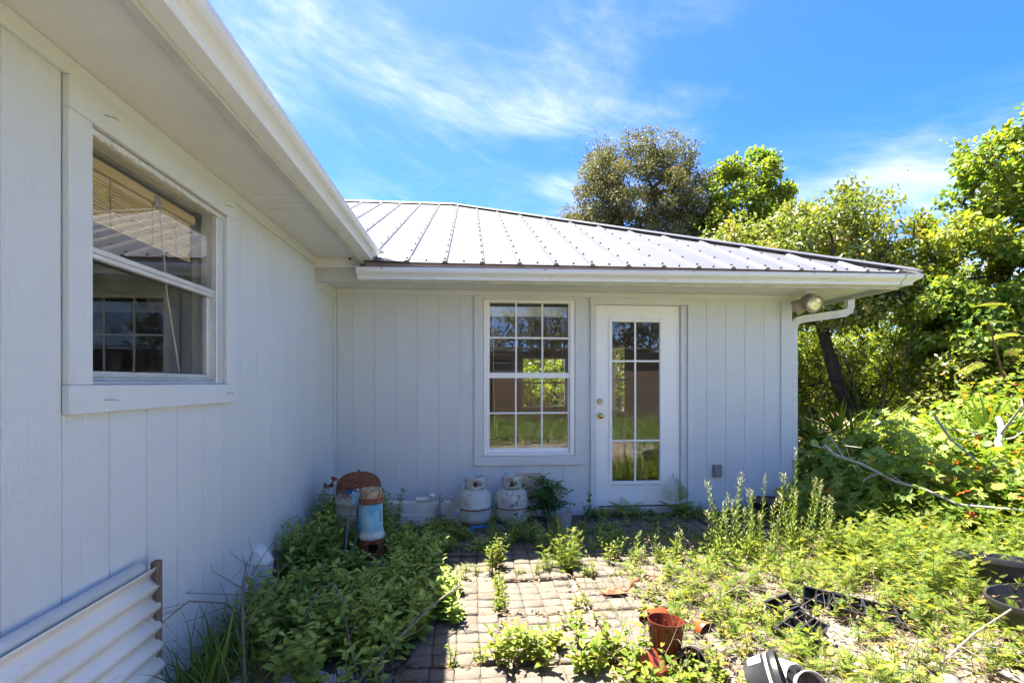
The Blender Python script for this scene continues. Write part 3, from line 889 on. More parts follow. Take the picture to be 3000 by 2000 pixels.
# ---- eaves
EY, EZ, RY = 4.06, Z(.99), 8.25         # front eave line and ridge
SL = 0.475
RE = 3.92                               # right eave line
hp(MB().box(WX, RE - .03, 4.2005, FY + .01, TOP + .001, TOP + .012), 'soffit', 'soffit')
hp(MB().box(RX, RE - .045, FY + .0105, 12.4, TOP + .001, TOP + .012), 'soffit', 'soffit')
sof = hp(MB().box(WX, -.905, -3.2, 4.163, LTOP + .001, LTOP + .012), 'soffit', 'soffit')
# perforated vent strip in the side wing's soffit
v = MB()
for row in range(3):
    for k in range(14):
        yy = 2.78 + row * .115; xx = WX + .10 + k * .017
        v.lathe([(.0035, 0), (.0035, .002)], 6, (xx, yy, LTOP - .0018))
hp(v, 'vent_holes', 'dark', sof)
hp(MB().box(WX + .07, WX + .345, 2.73, 3.06, LTOP - .0012, LTOP + .0006), 'vent', 'soffit', sof)
# fascia boards
hp(MB().hexa([(WX + .0005, 4.164, Z(.838)), (RE - .01, 4.164, Z(.858)), (RE - .01, 4.20, Z(.858)), (WX + .0005, 4.20, Z(.838)),
              (WX + .0005, 4.164, Z(.99)), (RE - .01, 4.164, Z(.995)), (RE - .01, 4.20, Z(1.01)), (WX + .0005, 4.20, Z(1.01))]), 'fascia_board', 'fascia', bevel=.003)
hp(MB().box(RE - .045, RE - .009, 4.2005, 12.4, Z(.858), Z(.998)), 'fascia_board', 'fascia', bevel=.003)
hp(MB().box(-.905, -.866, -3.2, 4.1635, Z(.982), Z(1.08)), 'fascia_board', 'fascia', bevel=.003)
# small cornice strip where the wing's soffit dies into the front fascia
tr('cornice_strip', WX + .0005, -.908, 4.140, 4.1638, Z(.955), LTOP, mat='soffit')

# gutters: K-section swept along the eave
KO = [(0, 0), (.064, 0), (.0675, .006), (.0675, .016), (.074, .026), (.088, .038), (.105, .047), (.115, .058), (.119, .072), (.121, .074), (.121, .088), (.111, .088), (.111, .084)]
KI = [(.109, .076), (.104, .060), (.098, .052), (.084, .043), (.069, .030), (.063, .018), (.063, .004), (.003, .004), (.003, .088), (0, .088)]
KP = KO + KI
def gutter(p, q, out, closed=True, mat='gutter'):
    mbg = MB(); mbg.extrude(KP, p, q, out, (0, 0, 1)); return mbg
gL = gutter((-.865, -3.2, Z(1.0)), (-.865, 4.10, Z(1.0)), (1, 0, 0))
g = hp(gL, 'gutter', 'gutter'); tag(g, 'long side gutter ending above the corner')
for yy in (2.35, -.4):
    m = MB(); m.extrude([(a + .0012, h - .0006) for (a, h) in KO[:11]] + [(a + .0004, h) for (a, h) in reversed(KO[:11])], (-.865, yy, Z(1.0)), (-.865, yy + .035, Z(1.0)), (1, 0, 0), (0, 0, 1)); hp(m, 'joint_sleeve', 'gutter', g)
# front gutter with mitred corner and return along the right side
mbg = MB()
n = len(KP)
z0l, z0r = Z(.852), Z(.886)
vs = []
for (a, h) in KP: vs.append((-.925 - 0.02 * 0, 4.1638 - a, z0l + h))
for (a, h) in KP: vs.append((RE - .008 + a, 4.1638 - a, z0r + h))
for (a, h) in KP: vs.append((RE - .008 + a, 12.4, z0r + h))
fs = []
for s in (0, 1):
    for k in range(n): fs.append((s * n + k, s * n + (k + 1) % n, (s + 1) * n + (k + 1) % n, (s + 1) * n + k))
fs += [tuple(reversed(range(n))), tuple(range(2 * n, 3 * n))]
mbg.add(vs, fs)
g = hp(mbg, 'gutter', 'gutter'); tag(g, 'front gutter with seamed corner')
def cap(x, zz, nm):
    m = MB(); poly = [(0, 0)] + KO[1:11] + [(0, .088)]
    m.extrude(poly, (x - .003, 4.1638, zz), (x, 4.1638, zz), (0, -1, 0), (0, 0, 1)); return hp(m, nm, 'gutter', g)
cap(-.9255, z0l, 'end_cap')
m = MB(); m.extrude([(a + .002, h - .0) for (a, h) in KO[:11]] + [(a + .0035, h) for (a, h) in reversed(KO[:11])], (3.862, 4.1638, z0r - .0003), (3.866, 4.1638, z0r - .0003), (0, -1, 0), (0, 0, 1))
hp(m, 'seam', 'dark', g)
for x in (-.72, .62, 1.9, 3.0):
    hp(MB().lathe([(.006, 0), (.005, .004), (.001, .005)], 8, (x, 4.0425, z0l + .081 + (x + .9) * .007), (0, -1, 0)), 'gutter_spike', 'rust', g)
hp(MB().box(-.86, 3.9, 4.082, 4.087, EZ - .062, EZ - .006), 'drip_edge', 'drip')

# ---- metal roof
def clip(poly, f):
    out = []
    for i in range(len(poly)):
        a, b = poly[i], poly[(i + 1) % len(poly)]
        fa, fb = f(a), f(b)
        if fa >= 0: out.append(a)
        if (fa >= 0) != (fb >= 0):
            t = fa / (fa - fb); out.append((a[0] + (b[0] - a[0]) * t, a[1] + (b[1] - a[1]) * t))
    return out

RIB = .31
roof = MB()
roof.add([(-.9, EY + .06, EZ - .002), (RE - .06, EY + .06, EZ - .002), (-.28, RY, Z(2.98) - .04), (-4.7, RY, Z(2.98) - .04), (-.9, 4.4, EZ + .13),
          (RE - .06, 12.4, EZ - .002), (-4.7, 12.4, EZ - .002)],
         [(0, 1, 2, 3, 4), (1, 5, 2), (5, 6, 3, 2)])
roof_o = hp(roof, 'roof', 'deck')
tag(roof_o, 'white ribbed metal hip roof')
RWL = None
def roof_plane(M3, u0, u1, off, poly, screws, mat='roof', rise=SL, name='roof_panel'):
    """M3(u,v,h): along eave, inwards run, height above the sheet"""
    k = math.floor((u0 - off) / RIB)
    while off + k * RIB < u1:
        a = off + k * RIB; b = a + RIB; k += 1
        pg = clip(clip(poly, lambda p: p[0] - a), lambda p: b - p[0])
        if len(pg) < 3: continue
        area = abs(sum(pg[i][0] * pg[(i + 1) % len(pg)][1] - pg[(i + 1) % len(pg)][0] * pg[i][1] for i in range(len(pg)))) / 2
        if area < .002: continue
        m = MB(); nn = len(pg)
        vs = [M3(u, w, 0) for u, w in pg] + [M3(u, w, -.004) for u, w in pg]
        fs = [tuple(range(nn)), tuple(reversed(range(nn, 2 * nn)))] + [(i, nn + i, nn + (i + 1) % nn, (i + 1) % nn) for i in range(nn)]
        m.add(vs, fs)
        # rib at the left edge of the sheet
        ln = [p for p in clip(clip(poly, lambda p: p[0] - a), lambda p: a + .001 - p[0])]
        if len(ln) >= 2:
            v0 = min(p[1] for p in ln); v1 = max(p[1] for p in ln)
            if v1 - v0 > .05:
                pr = [(-.024, 0.0), (-.012, .018), (.012, .018), (.024, 0.0)]
                vs = [M3(a + du, vv, dh + .0005) for vv in (v0 - .001, v1) for du, dh in pr]
                m.add(vs, [(0, 1, 5, 4), (1, 2, 6, 5), (2, 3, 7, 6), (0, 3, 2, 1), (4, 5, 6, 7)])
                if screws is not None:
                    L = v1 - v0; st = .30
                    q = v0 + .045
                    while q < v1 - .04:
                        screws.append((M3(a, q, .018), )); q += st * rng.uniform(.9, 1.05)
        if screws is not None:
            vv = min(p[1] for p in pg)
            if b < u1 and vv < .01: screws.append((M3(a + RIB / 2, .05, 0),))
        hp(m, name, mat, roof_o)

cs = 1 / math.hypot(1, SL); sn = SL * cs
def front_m(u, w, h): return (u, EY + w - h * sn, EZ + SL * w + h * cs)
poly = [(-.87, 0), (RE, 0), (-.28, RY - EY), (-.63 - (RY - EY), RY - EY), (-.87, .24)]
scr = []
roof_plane(front_m, -5.2, RE, -.213, poly, scr)
def right_m(u, w, h): return (RE - w + h * sn, u, EZ + SL * w + h * cs)
poly = [(EY, 0), (12.44, 0), (RY, RY - EY)]
roof_plane(right_m, EY, 12.44, EY + .12, poly, None)
def back_m(u, w, h): return (u, 12.44 - w + h * sn, EZ + SL * w + h * cs)
poly = [(-6.0, 0), (RE, 0), (-.28, RY - EY), (-6.0, RY - EY)]
roof_plane(back_m, -6.0, RE, -.2, poly, None)
LZ = Z(1.092)
def left_m(u, w, h): return (-.775 - w + h * sn, u, LZ + SL * w + h * cs)
poly = [(-3.3, 0), (4.24, 0), (4.24 + 4.2, 4.2), (-3.3, 4.2)]
roof_plane(left_m, -3.3, 9.0, -.1, poly, None)
def west_m(u, w, h): return (-9.2 + w - h * sn, u, LZ + SL * w + h * cs)
poly = [(-3.3, 0), (12.0, 0), (12.0, 4.2), (-3.3, 4.2)]
roof_plane(west_m, -3.3, 12, -.1, poly, None)
# screws with dark washers
m = MB()
for (p,) in scr:
    m.lathe([(.0115, -.002), (.0115, .004), (.008, .005), (.008, .013), (.0055, .015)], 6, p, (0, -sn, cs))
o = hp(m, 'roof_screws', 'screw', roof_o); tag(o, kind='stuff')
# ridge and hip caps
def capstrip(p, q, sides, w=.11, lift=.026):
    p = Vector(p); q = Vector(q); m = MB()
    a, b = [Vector(s) for s in sides]
    up = Vector((0, 0, lift))
    vs = [p + up + a * w, p + up + Vector((0, 0, .012)), p + up + b * w, q + up + a * w, q + up + Vector((0, 0, .012)), q + up + b * w]
    vs += [v - Vector((0, 0, .006)) for v in vs]
    m.add(vs, [(0, 1, 4, 3), (1, 2, 5, 4), (6, 9, 10, 7), (7, 10, 11, 8), (0, 3, 9, 6), (2, 8, 11, 5), (0, 6, 7, 1), (1, 7, 8, 2), (3, 4, 10, 9), (4, 5, 11, 10)])
    return m
RZ = Z(2.98)
hp(capstrip((-4.7, RY, RZ), (-.26, RY, RZ), ((0, -cs, -sn), (0, cs, -sn))), 'ridge_cap', 'roof', roof_o)
hp(capstrip((-.30, RY, RZ), (RE + .01, EY - .01, EZ + .004), ((0, -.96, -.40), (.96, 0, -.40))), 'hip_cap', 'roof', roof_o)
# torn flashing where the wing's gutter ends
fl = MB()
def flash(i, j):
    x = -.87 + .38 * i; y = 4.075 + .16 * j
    return (x, y, EZ + SL * (y - EY) + .008 + .02 * math.sin(i * 5.1) * (1 - j) + .045 * (1 - i) * j + (.035 if (i < .3 and j > .5) else 0))
fl.grid(flash, 8, 4)
hp(fl, 'valley_flashing', 'roof', roof_o, solid=.002)
fl = MB()
fl.grid(lambda i, j: (-.83 + .30 * i, 4.045 + .05 * j - .02 * math.sin(3 * i), EZ + .004 + .012 * j + .006 * math.sin(7 * i)), 8, 2)
hp(fl, 'bent_flashing', 'alu', roof_o, solid=.002)

# ---- downspout
def downspout():
    pts = [(3.945, 4.80, Z(.90)), (3.945, 4.80, Z(.795)), (3.93, 4.80, Z(.755)), (3.885, 4.80, Z(.728)), (3.46, 4.845, Z(.668)), (3.395, 4.85, Z(.650)), (3.362, 4.85, Z(.615)), (3.352, 4.85, Z(.56)), (3.352, 4.85, .09), (3.37, 4.83, .04), (3.44, 4.80, .015)]
    prof = []
    for (a, b) in ((-1, -1), (1, -1), (1, 1), (-1, 1)):
        pass
    w, d = .038, .030
    ring = []
    # ribbed rectangular section
    for k in range(7): ring.append((-w + 2 * w * k / 6, -d + (.004 if k % 2 else 0)))
    ring += [(w, d * .3), (w, d)]
    for k in range(7): ring.append((w - 2 * w * k / 6, d - (.004 if k % 2 else 0)))
    ring += [(-w, -d * .3)]
    m = MB(); n = len(ring); vs = []; fs = []
    P = [Vector(p) for p in pts]
    for i, p in enumerate(P):
        t = (P[min(i + 1, len(P) - 1)] - P[max(i - 1, 0)]).normalized()
        s = Vector((0, 1, 0)); s = (s - t * s.dot(t)).normalized(); a = s.cross(t).normalized()
        for (u, vv) in ring: vs.append(p + a * u * (1 if a.dot(Vector((1, 0, 0))) > 0 else -1) + s * vv)
    for i in range(len(P) - 1):
        for k in range(n): fs.append((i * n + k, i * n + (k + 1) % n, (i + 1) * n + (k + 1) % n, (i + 1) * n + k))
    m.add(vs, fs)
    o = hp(m, 'downspout', 'gutter', smooth=True, angle=30)
    for z in (.35, 1.5):
        hp(MB().box(3.288, 3.394, 4.816, 4.884, z, z + .03), 'strap', 'gutter', o, bevel=.002)
downspout()

# ================================================================== fixtures on the walls
t = thing('floodlight', 'bronze floodlight with clear round lens under the eave corner', 'floodlight', (3.345, 4.50, TOP))
MB().lathe([(.055, 0), (.055, -.018), (.048, -.026), (.02, -.028)][::-1], 20, (-.03, .05, 0)).build('mount_plate', 'gutter', t, smooth=True)
MB().tube([(-.03, .05, -.02), (-.035, .04, -.06), (-.04, .03, -.10)], .014, 8).build('arm', 'bronze', t, smooth=True)
ax = Vector((.02, -.86, -.34)).normalized()
c0 = Vector((-.02, -.02, -.135))
MB().lathe([(.02, -.17), (.05, -.155), (.066, -.12), (.078, -.06), (.088, -.02), (.090, .0), (.084, .006), (.080, .006), (.079, -.004), (.073, -.01)], 28, c0, ax, cap1=False).build('housing', 'bronze', t, smooth=True)
lens = MB().lathe([(.079, -.006), (.070, .004), (.05, .010), (.02, .013), (.002, .0135)], 28, c0, ax, cap0=False)
M['lens'] = nmat('lamp_lens', [(0.35, (0.42, 0.40, 0.25)), (0.6, (0.78, 0.78, 0.74))], 9, rough=0.16, metallic=0.55, spec=0.8)
lens.build('lens', 'lens', t, smooth=True)
MB().lathe([(.02, -.10), (.06, -.085), (.076, -.03), (.082, 0), (.07, .002)], 24, (-.115, .14, -.155), (-.75, .45, -.4)).build('rear_lamp_head', 'bronze', t, smooth=True)

t = thing('outlet_cover', 'grey weatherproof outlet cover beside the door', 'outlet', (2.489, FY, Z(-.886)))
MB().box(-.046, .046, -.026, 0, -.061, .061).build('back_box', 'greybox', t, bevel=.005, seg=2)
MB().box(-.042, .042, -.038, -.0265, -.056, .054).build('flip_cover', 'greybox', t, bevel=.006, seg=2)
MB().tube([(-.03, -.034, .058), (.03, -.034, .058)], .004, 8).build('hinge', 'greybox', t)

t = thing('access_panel', 'tan access panel low on the wall behind the propane cylinders', 'panel', (.575, FY, Z(-.995)))
MB().box(-.115, .115, -.012, 0, -.115, .115).build('cover', 'tan', t, bevel=.003)
MB().box(-.118, -.108, -.016, -.0125, -.118, .118).build('edge_trim', 'pvcdirty', t)

def hose_bib():
    t = thing('hose_bib', 'rusty hose tap with red wheel handle on the side wall', 'tap', (WX, 4.44, Z(-.905)))
    MB().lathe([(.028, 0), (.027, .006), (.012, .010), (.011, .035), (.016, .04), (.017, .075), (.011, .082)], 14, (0, 0, 0), (1, 0, 0)).build('body', 'rust', t, smooth=True)
    MB().tube([(.06, 0, 0), (.085, -.006, -.012), (.098, -.008, -.04)], [.013, .012, .012], 10).build('spout', 'nickel', t, smooth=True)
    MB().tube([(.055, 0, .01), (.078, -.004, .05)], .007, 8).build('stem', 'rust', t)
    w = MB(); c = Vector((.085, -.005, .062)); axv = Vector((.45, -.1, .85)).normalized(); q = axv.to_track_quat('Z', 'Y')
    for k in range(10):
        a = 2 * math.pi * k / 10; b = 2 * math.pi * (k + 1) / 10
        w.tube([c + q @ Vector((.027 * math.cos(a), .027 * math.sin(a), 0)), c + q @ Vector((.027 * math.cos(b), .027 * math.sin(b), 0))], .006, 6)
    for k in range(3):
        a = 2 * math.pi * k / 3; w.tube([c, c + q @ Vector((.027 * math.cos(a), .027 * math.sin(a), 0))], .005, 6)
    M['redhandle'] = nmat('red_handle', flat2((0.28, 0.03, 0.03)), 10, rough=0.5)
    w.build('wheel_handle', 'redhandle', t)
hose_bib()

def vent_hood():
    t = thing('vent_hood', 'white plastic vent hood with wire cage low on the side wall', 'vent', (WX, 3.05, .13)); t.scale = (.8, .75, .8)
    MB().box(0, .012, -.105, .105, .0, .25).build('back_plate', 'whiteplastic', t, bevel=.003)
    h = MB()
    a = [(.012, -.095, .13), (.105, -.08, .13), (.105, .08, .13), (.012, .095, .13), (.012, -.085, .25), (.05, -.065, .235), (.05, .065, .235), (.012, .085, .25)]
    h.hexa(a); h.build('hood', 'whiteplastic', t, bevel=.008, seg=2)
    def bars(name, segs):
        for (p, q) in segs: MB().bar(p, q, .005, .005).build(name, 'whiteplastic', t)
    seg = []
    for k in range(5):
        z = .115 - k * .024; i = k * .004
        seg += [((.098 - i, -.078, z), (.098 - i, .078, z)), ((.014, -.09, z), (.098 - i, -.078, z)), ((.014, .09, z), (.098 - i, .078, z))]
    for k in range(7):
        y = -.078 + k * .026; seg.append(((.102, y, .13), (.085, y * .95, .01)))
    for k in range(3):
        x = .03 + k * .025
        seg += [((x, -.092, .13), (x, -.088, .01)), ((x, .092, .13), (x, .088, .01))]
    bars('cage_bar', seg)
vent_hood()
# ================================================================== objects on the ground
def pump():
    t = thing('well_pump', 'rusty blue cylindrical well pump standing in weeds by the wall', 'water pump', (-.695, 3.56, 0), (0, R(-1.5), 0))
    MB().lathe([(.07, 0), (.075, .01), (.072, .03), (.06, .032)], 28).build('foot', 'rust', t, smooth=True)
    MB().lathe([(.078, .030), (.080, .036), (.080, .075), (.078, .077)], 32).build('base_ring', 'palepaint', t, smooth=True)
    # rusty housing with an open window
    w = MB(); n = 48
    zs = [.077, .10, .125, .145, .165, .185, .205, .215]
    vs = []
    for z in zs:
        r = .082 + (.004 if .07 < z < .2 else 0)
        for k in range(n): vs.append((r * math.cos(2 * math.pi * k / n), r * math.sin(2 * math.pi * k / n), z))
    fs = []
    for i in range(len(zs) - 1):
        for k in range(n):
            ang = (2 * math.pi * (k + .5) / n - 3 * math.pi / 2 + math.pi) % (2 * math.pi) - math.pi
            if -.25 < ang < .62 and 2 <= i <= 4 and not ((abs(ang + .2) < .1 or abs(ang - .58) < .1) and i != 3): continue
            fs.append((i * n + k, i * n + (k + 1) % n, (i + 1) * n + (k + 1) % n, (i + 1) * n + k))
    w.add(vs, fs)
    w.build('housing', 'rust', t, smooth=True, solid=.006)
    MB().lathe([(.04, .077), (.04, .215)], 16).build('shaft_cover', 'dark', t, smooth=True)
    MB().lathe([(.085, .215), (.088, .222), (.088, .238), (.080, .248), (.080, .266), (.078, .268)], 36).build('flange', 'palepaint', t, smooth=True)
    MB().lathe([(.0775, .268), (.0775, .46), (.076, .462)], 40).build('motor_body', 'pumpblue', t, smooth=True)
    rim = MB(); n = 36; vs = []
    prof = [(.077, .458), (.086, .462), (.091, .468), (.086, .482), (.078, .496), (.0755, .50)]
    for (r_, z) in prof:
        for k in range(n):
            a = 2 * math.pi * k / n; e = .004 * math.sin(3 * a) + .003 * math.sin(7 * a + 1)
            vs.append(((r_ + e) * math.cos(a), (r_ + e) * math.sin(a), z + e * .8))
    rim.add(vs, [(i * n + k, i * n + (k + 1) % n, (i + 1) * n + (k + 1) % n, (i + 1) * n + k) for i in range(len(prof) - 1) for k in range(n)])
    rim.build('flared_rim', 'rust', t, smooth=True)
    MB().lathe([(.0745, .496), (.0755, .55), (.070, .560), (.060, .563), (.058, .560), (.03, .562), (.01, .561)], 36).build('end_cap', 'rustcap', t, smooth=True)
    # maker's plate on the side
    pl = MB(); n = 6
    for (z0, z1, r_, mi) in ((.335, .415, .0785, 0),):
        pl.add([(r_ * math.cos(R(-38 + 26 * k / n)), r_ * math.sin(R(-38 + 26 * k / n)), z) for z in (z0, z1) for k in range(n + 1)], [(k, k + 1, n + 2 + k, n + 1 + k) for k in range(n)])
    plate = pl.build('plate', 'print', t)
    for (z0, z1) in ((.337, .340), (.360, .3625), (.383, .3855), (.410, .413)):
        q = MB(); q.add([(.0788 * math.cos(R(-37 + 24 * k / n)), .0788 * math.sin(R(-37 + 24 * k / n)), z) for z in (z0, z1) for k in range(n + 1)], [(k, k + 1, n + 2 + k, n + 1 + k) for k in range(n)])
        q.build('plate_line', 'grime', plate)
    for a in (-37, -31, -13.2):
        q = MB(); q.add([(.0788 * math.cos(R(a + d)), .0788 * math.sin(R(a + d)), z) for z in (.337, .413) for d in (0, .9)], [(0, 1, 3, 2)]); q.build('plate_line', 'grime', plate)
pump()

def tank():
    t = thing('pressure_tank', 'squat pressure tank with rusted dome and mottled sides', 'water tank', (-.885, 3.97, 0))
    MB().lathe([(.13, 0), (.13, .14), (.11, .15)], 32).build('stand', 'rust', t, smooth=True)
    MB().lathe([(.10, .13), (.150, .145), (.170, .175), (.174, .20), (.174, .285), (.177, .292), (.177, .300), (.174, .307), (.173, .375), (.177, .381), (.177, .389), (.172, .396),
                (.1695, .50), (.166, .525), (.150, .556), (.118, .582), (.075, .598), (.03, .605), (.004, .606)], 48).build('shell', 'tankskin', t, smooth=True, angle=60)
    MB().lathe([(.007, .60), (.007, .622), (.004, .626)], 10).build('air_valve', 'dark', t)
    n = 14
    def band(z0, z1, a0, a1, nm, mat, r_):
        q = MB(); q.add([(r_ * math.cos(R(a0 + (a1 - a0) * k / n)), r_ * math.sin(R(a0 + (a1 - a0) * k / n)), z) for z in (z0, z1) for k in range(n + 1)], [(k, k + 1, n + 2 + k, n + 1 + k) for k in range(n)])
        q.build(nm, mat, t, smooth=True)
    band(.474, .497, -110, -28, 'blue_label', 'brightblue', .1725)
    band(.452, .473, -100, -28, 'white_label', 'bluehose', .1728)
    MB().lathe([(.1745, .30), (.1785, .303), (.1785, .307), (.1745, .310)], 48, cap0=False, cap1=False).build('teal_seam', 'teal', t, smooth=True)
tank()

def switch():
    t = thing('pressure_switch', 'small pale blue pressure switch box on a pipe beside the pump', 'switch', (-.835, 3.61, 0), (0, R(3), R(14)))
    MB().tube([(0, 0, .02), (0, 0, .42)], .009, 8).build('riser_pipe', 'greyhose', t)
    MB().box(-.05, .055, -.035, .045, .43, .437).build('bracket', 'nickel', t, bevel=.002)
    MB().box(-.044, .044, -.038, .038, .438, .528).build('cover', 'skyblue', t, bevel=.012, seg=3)
    MB().box(-.028, .030, -.020, .006, .5275, .5305).build('top_label', 'grime', t)
    MB().lathe([(.008, .528), (.008, .538), (.010, .540), (.010, .546)], 6, (-.005, .012, 0)).build('cap_nut', 'whiteplastic', t)
    MB().lathe([(.012, 0), (.014, .006), (.014, .03), (.01, .034)], 12, (.045, 0, .47), (1, 0, 0)).build('conduit_nut', 'nickel', t, smooth=True)
    MB().lathe([(.033, 0), (.034, .006), (.034, .052), (.030, .057), (.004, .058)], 24, (.03, -.02, .29), (.1, -1, .1)).build('gauge_cap', 'teal', t, smooth=True)
    for d in (-.006, .006): MB().lathe([(.0035, 0), (.0035, .002)], 8, (.036 + d * 1.2, -.0785, .283), (.1, -1, .1)).build('screw', 'dark', t)
    MB().tube([(-.03, -.02, .43), (-.05, -.03, .40), (-.062, -.04, .30), (-.068, -.05, .15), (-.07, -.05, .03)], .010, 10).build('grey_conduit', 'greyhose', t, smooth=True)
    MB().tube([(.03, -.02, .43), (.032, -.022, .40)], .006, 8).build('fitting', 'nickel', t)
    MB().tube([(.032, -.022, .40), (.036, -.026, .33), (.028, -.03, .27), (.008, -.034, .21), (-.02, -.04, .15), (-.03, -.045, .05)], .0055, 8).build('blue_tube', 'bluehose', t, smooth=True)
switch()

def propane(label, mat, loc, rz, seam_rust):
    t = thing('propane_cylinder', label, 'gas cylinder', loc, rz)
    MB().lathe([(.10, 0), (.102, .004), (.102, .035), (.098, .035), (.096, .004)], 36, cap0=False, cap1=False).build('foot_ring', mat, t, smooth=True)
    MB().lathe([(.06, .022), (.11, .028), (.140, .050), (.1535, .085), (.156, .115), (.156, .165), (.158, .169), (.158, .176), (.156, .180), (.156, .245), (.152, .280), (.138, .308), (.115, .325), (.085, .336), (.05, .341), (.004, .342)], 48).build('shell', mat, t, smooth=True, angle=60)
    MB().lathe([(.1572, .166), (.1592, .168), (.1592, .177), (.1572, .179)], 48, cap0=False, cap1=False).build('weld_seam', 'rust' if seam_rust else mat, t, smooth=True)
    # collar with hand holes
    n = 60; zs = [.330, .350, .366, .382, .398, .414, .430, .452]
    vs = []; fs = []
    for i, z in enumerate(zs):
        for k in range(n + 1):
            a = R(-90 - 152 + 304 * k / n); r_ = .0875 + .002 * (z - .33) / .12 + (.004 if i == len(zs) - 1 else 0)
            zz = z
            if i == len(zs) - 1: zz += .022 * max(0, abs(304 * k / n - 152) - 118) / 34 + .004 * math.cos(6 * a)
            vs.append((r_ * math.cos(a), r_ * math.sin(a), zz))
    for i in range(len(zs) - 1):
        for k in range(n):
            d = 304 * (k + .5) / n - 152
            hole = abs(d) < 34 and 2 <= i <= 4 and not (abs(d) > 27 and i in (2, 4))
            hole = hole or (95 < abs(d) < 128 and 2 <= i <= 4)
            foot = i == 0 and (k % 20) > 5
            if hole or foot: continue
            fs.append((i * (n + 1) + k, i * (n + 1) + k + 1, (i + 1) * (n + 1) + k + 1, (i + 1) * (n + 1) + k))
    MB().add(vs, fs).build('collar', mat, t, smooth=True, solid=.004)
    v = MB().lathe([(.020, .338), (.020, .365), (.013, .368), (.013, .40), (.008, .402), (.008, .414)], 14)
    v.tube([(0, 0, .383), (0, -.05, .383)], .011, 10)
    v.build('valve', 'rust', t, smooth=True)
    MB().lathe([(.024, .412), (.026, .416), (.026, .426), (.02, .430)], 10).build('valve_knob', 'dark', t)
    return t
p1 = propane('white propane cylinder with rust freckles beside the torn bag', 'propane', (.035, 4.53, 0), R(22), True)
p2 = propane('white propane cylinder with brown rust stains and peeling label', 'propane2', (.385, 4.56, -.006), R(-4), True)
# peeling label on the second one
n = 12
def wrap(t, z0, z1, a0, a1, r_, nm, mat, wob=0):
    q = MB(); vs = []
    for j in range(4):
        z = z0 + (z1 - z0) * j / 3
        for k in range(n + 1):
            a = R(a0 + (a1 - a0) * k / n); e = wob * abs(math.sin(k * 1.7 + j)) * .5
            vs.append(((r_ + e) * math.cos(a), (r_ + e) * math.sin(a), z + wob * math.sin(k * 1.1)))
    q.add(vs, [(j * (n + 1) + k, j * (n + 1) + k + 1, (j + 1) * (n + 1) + k + 1, (j + 1) * (n + 1) + k) for j in range(3) for k in range(n)])
    return q.build(nm, mat, t, smooth=True)
wrap(p2, .195, .245, -118, -48, .1572, 'peeling_label', 'print', .003)
wrap(p2, .085, .150, -112, -70, .1585, 'peeling_label', 'print', .002)

def box_post(name, label, loc, rz, L, w, h, mat='pvcdirty', grp=None):
    t = thing(name, label, 'vinyl post', loc, rz, grp)
    m = MB(); th = .004
    m.box(-L / 2, L / 2, -w / 2, w / 2, 0, th); m.box(-L / 2, L / 2, -w / 2, w / 2, h - th, h)
    m.box(-L / 2, L / 2, -w / 2, -w / 2 + th, th, h - th); m.box(-L / 2, L / 2, w / 2 - th, w / 2, th, h - th)
    m.box(-L / 2 + .01, -L / 2 + .012, -w / 2 + th, w / 2 - th, th, h - th); m.box(L / 2 - .012, L / 2 - .01, -w / 2 + th, w / 2 - th, th, h - th)
    m.build('post_tube', mat, t, bevel=.004, seg=2)
    MB().lathe([(.004, 0), (.004, .003)], 8, (L / 2 - .17, -w / 2 - .001, h * .55), (0, -1, 0)).build('drill_hole', 'dark', t)
    return t
box_post('vinyl_post', 'dirty white vinyl post lying on top of the other post', (-.50, 4.60, .115), R(-4), .78, .10, .095)
box_post('vinyl_post', 'dirty white vinyl post lying on the ground under another post', (-.36, 4.55, .018), R(3), .70, .10, .095)
box_post('vinyl_post', 'broken white vinyl post end standing behind the weeds', (-.33, 4.40, .0), (0, R(-8), R(70)), .22, .05, .05)
t = thing('plastic_elbow', 'short white plastic pipe elbow on the stacked post', 'pipe elbow', (-.42, 4.585, .235))
MB().tube([(-.08, 0, 0), (.02, 0, 0), (.045, -.006, .004), (.062, -.02, .016), (.066, -.03, .036)], [.022, .022, .024, .025, .025], 12).build('bend', 'whiteplastic', t, smooth=True)
MB().lathe([(.0245, -.012), (.027, -.010), (.027, .016), (.023, .018)], 14, (.066, -.03, .034), (.1, -.25, .9)).build('socket', 'whiteplastic', t, smooth=True)

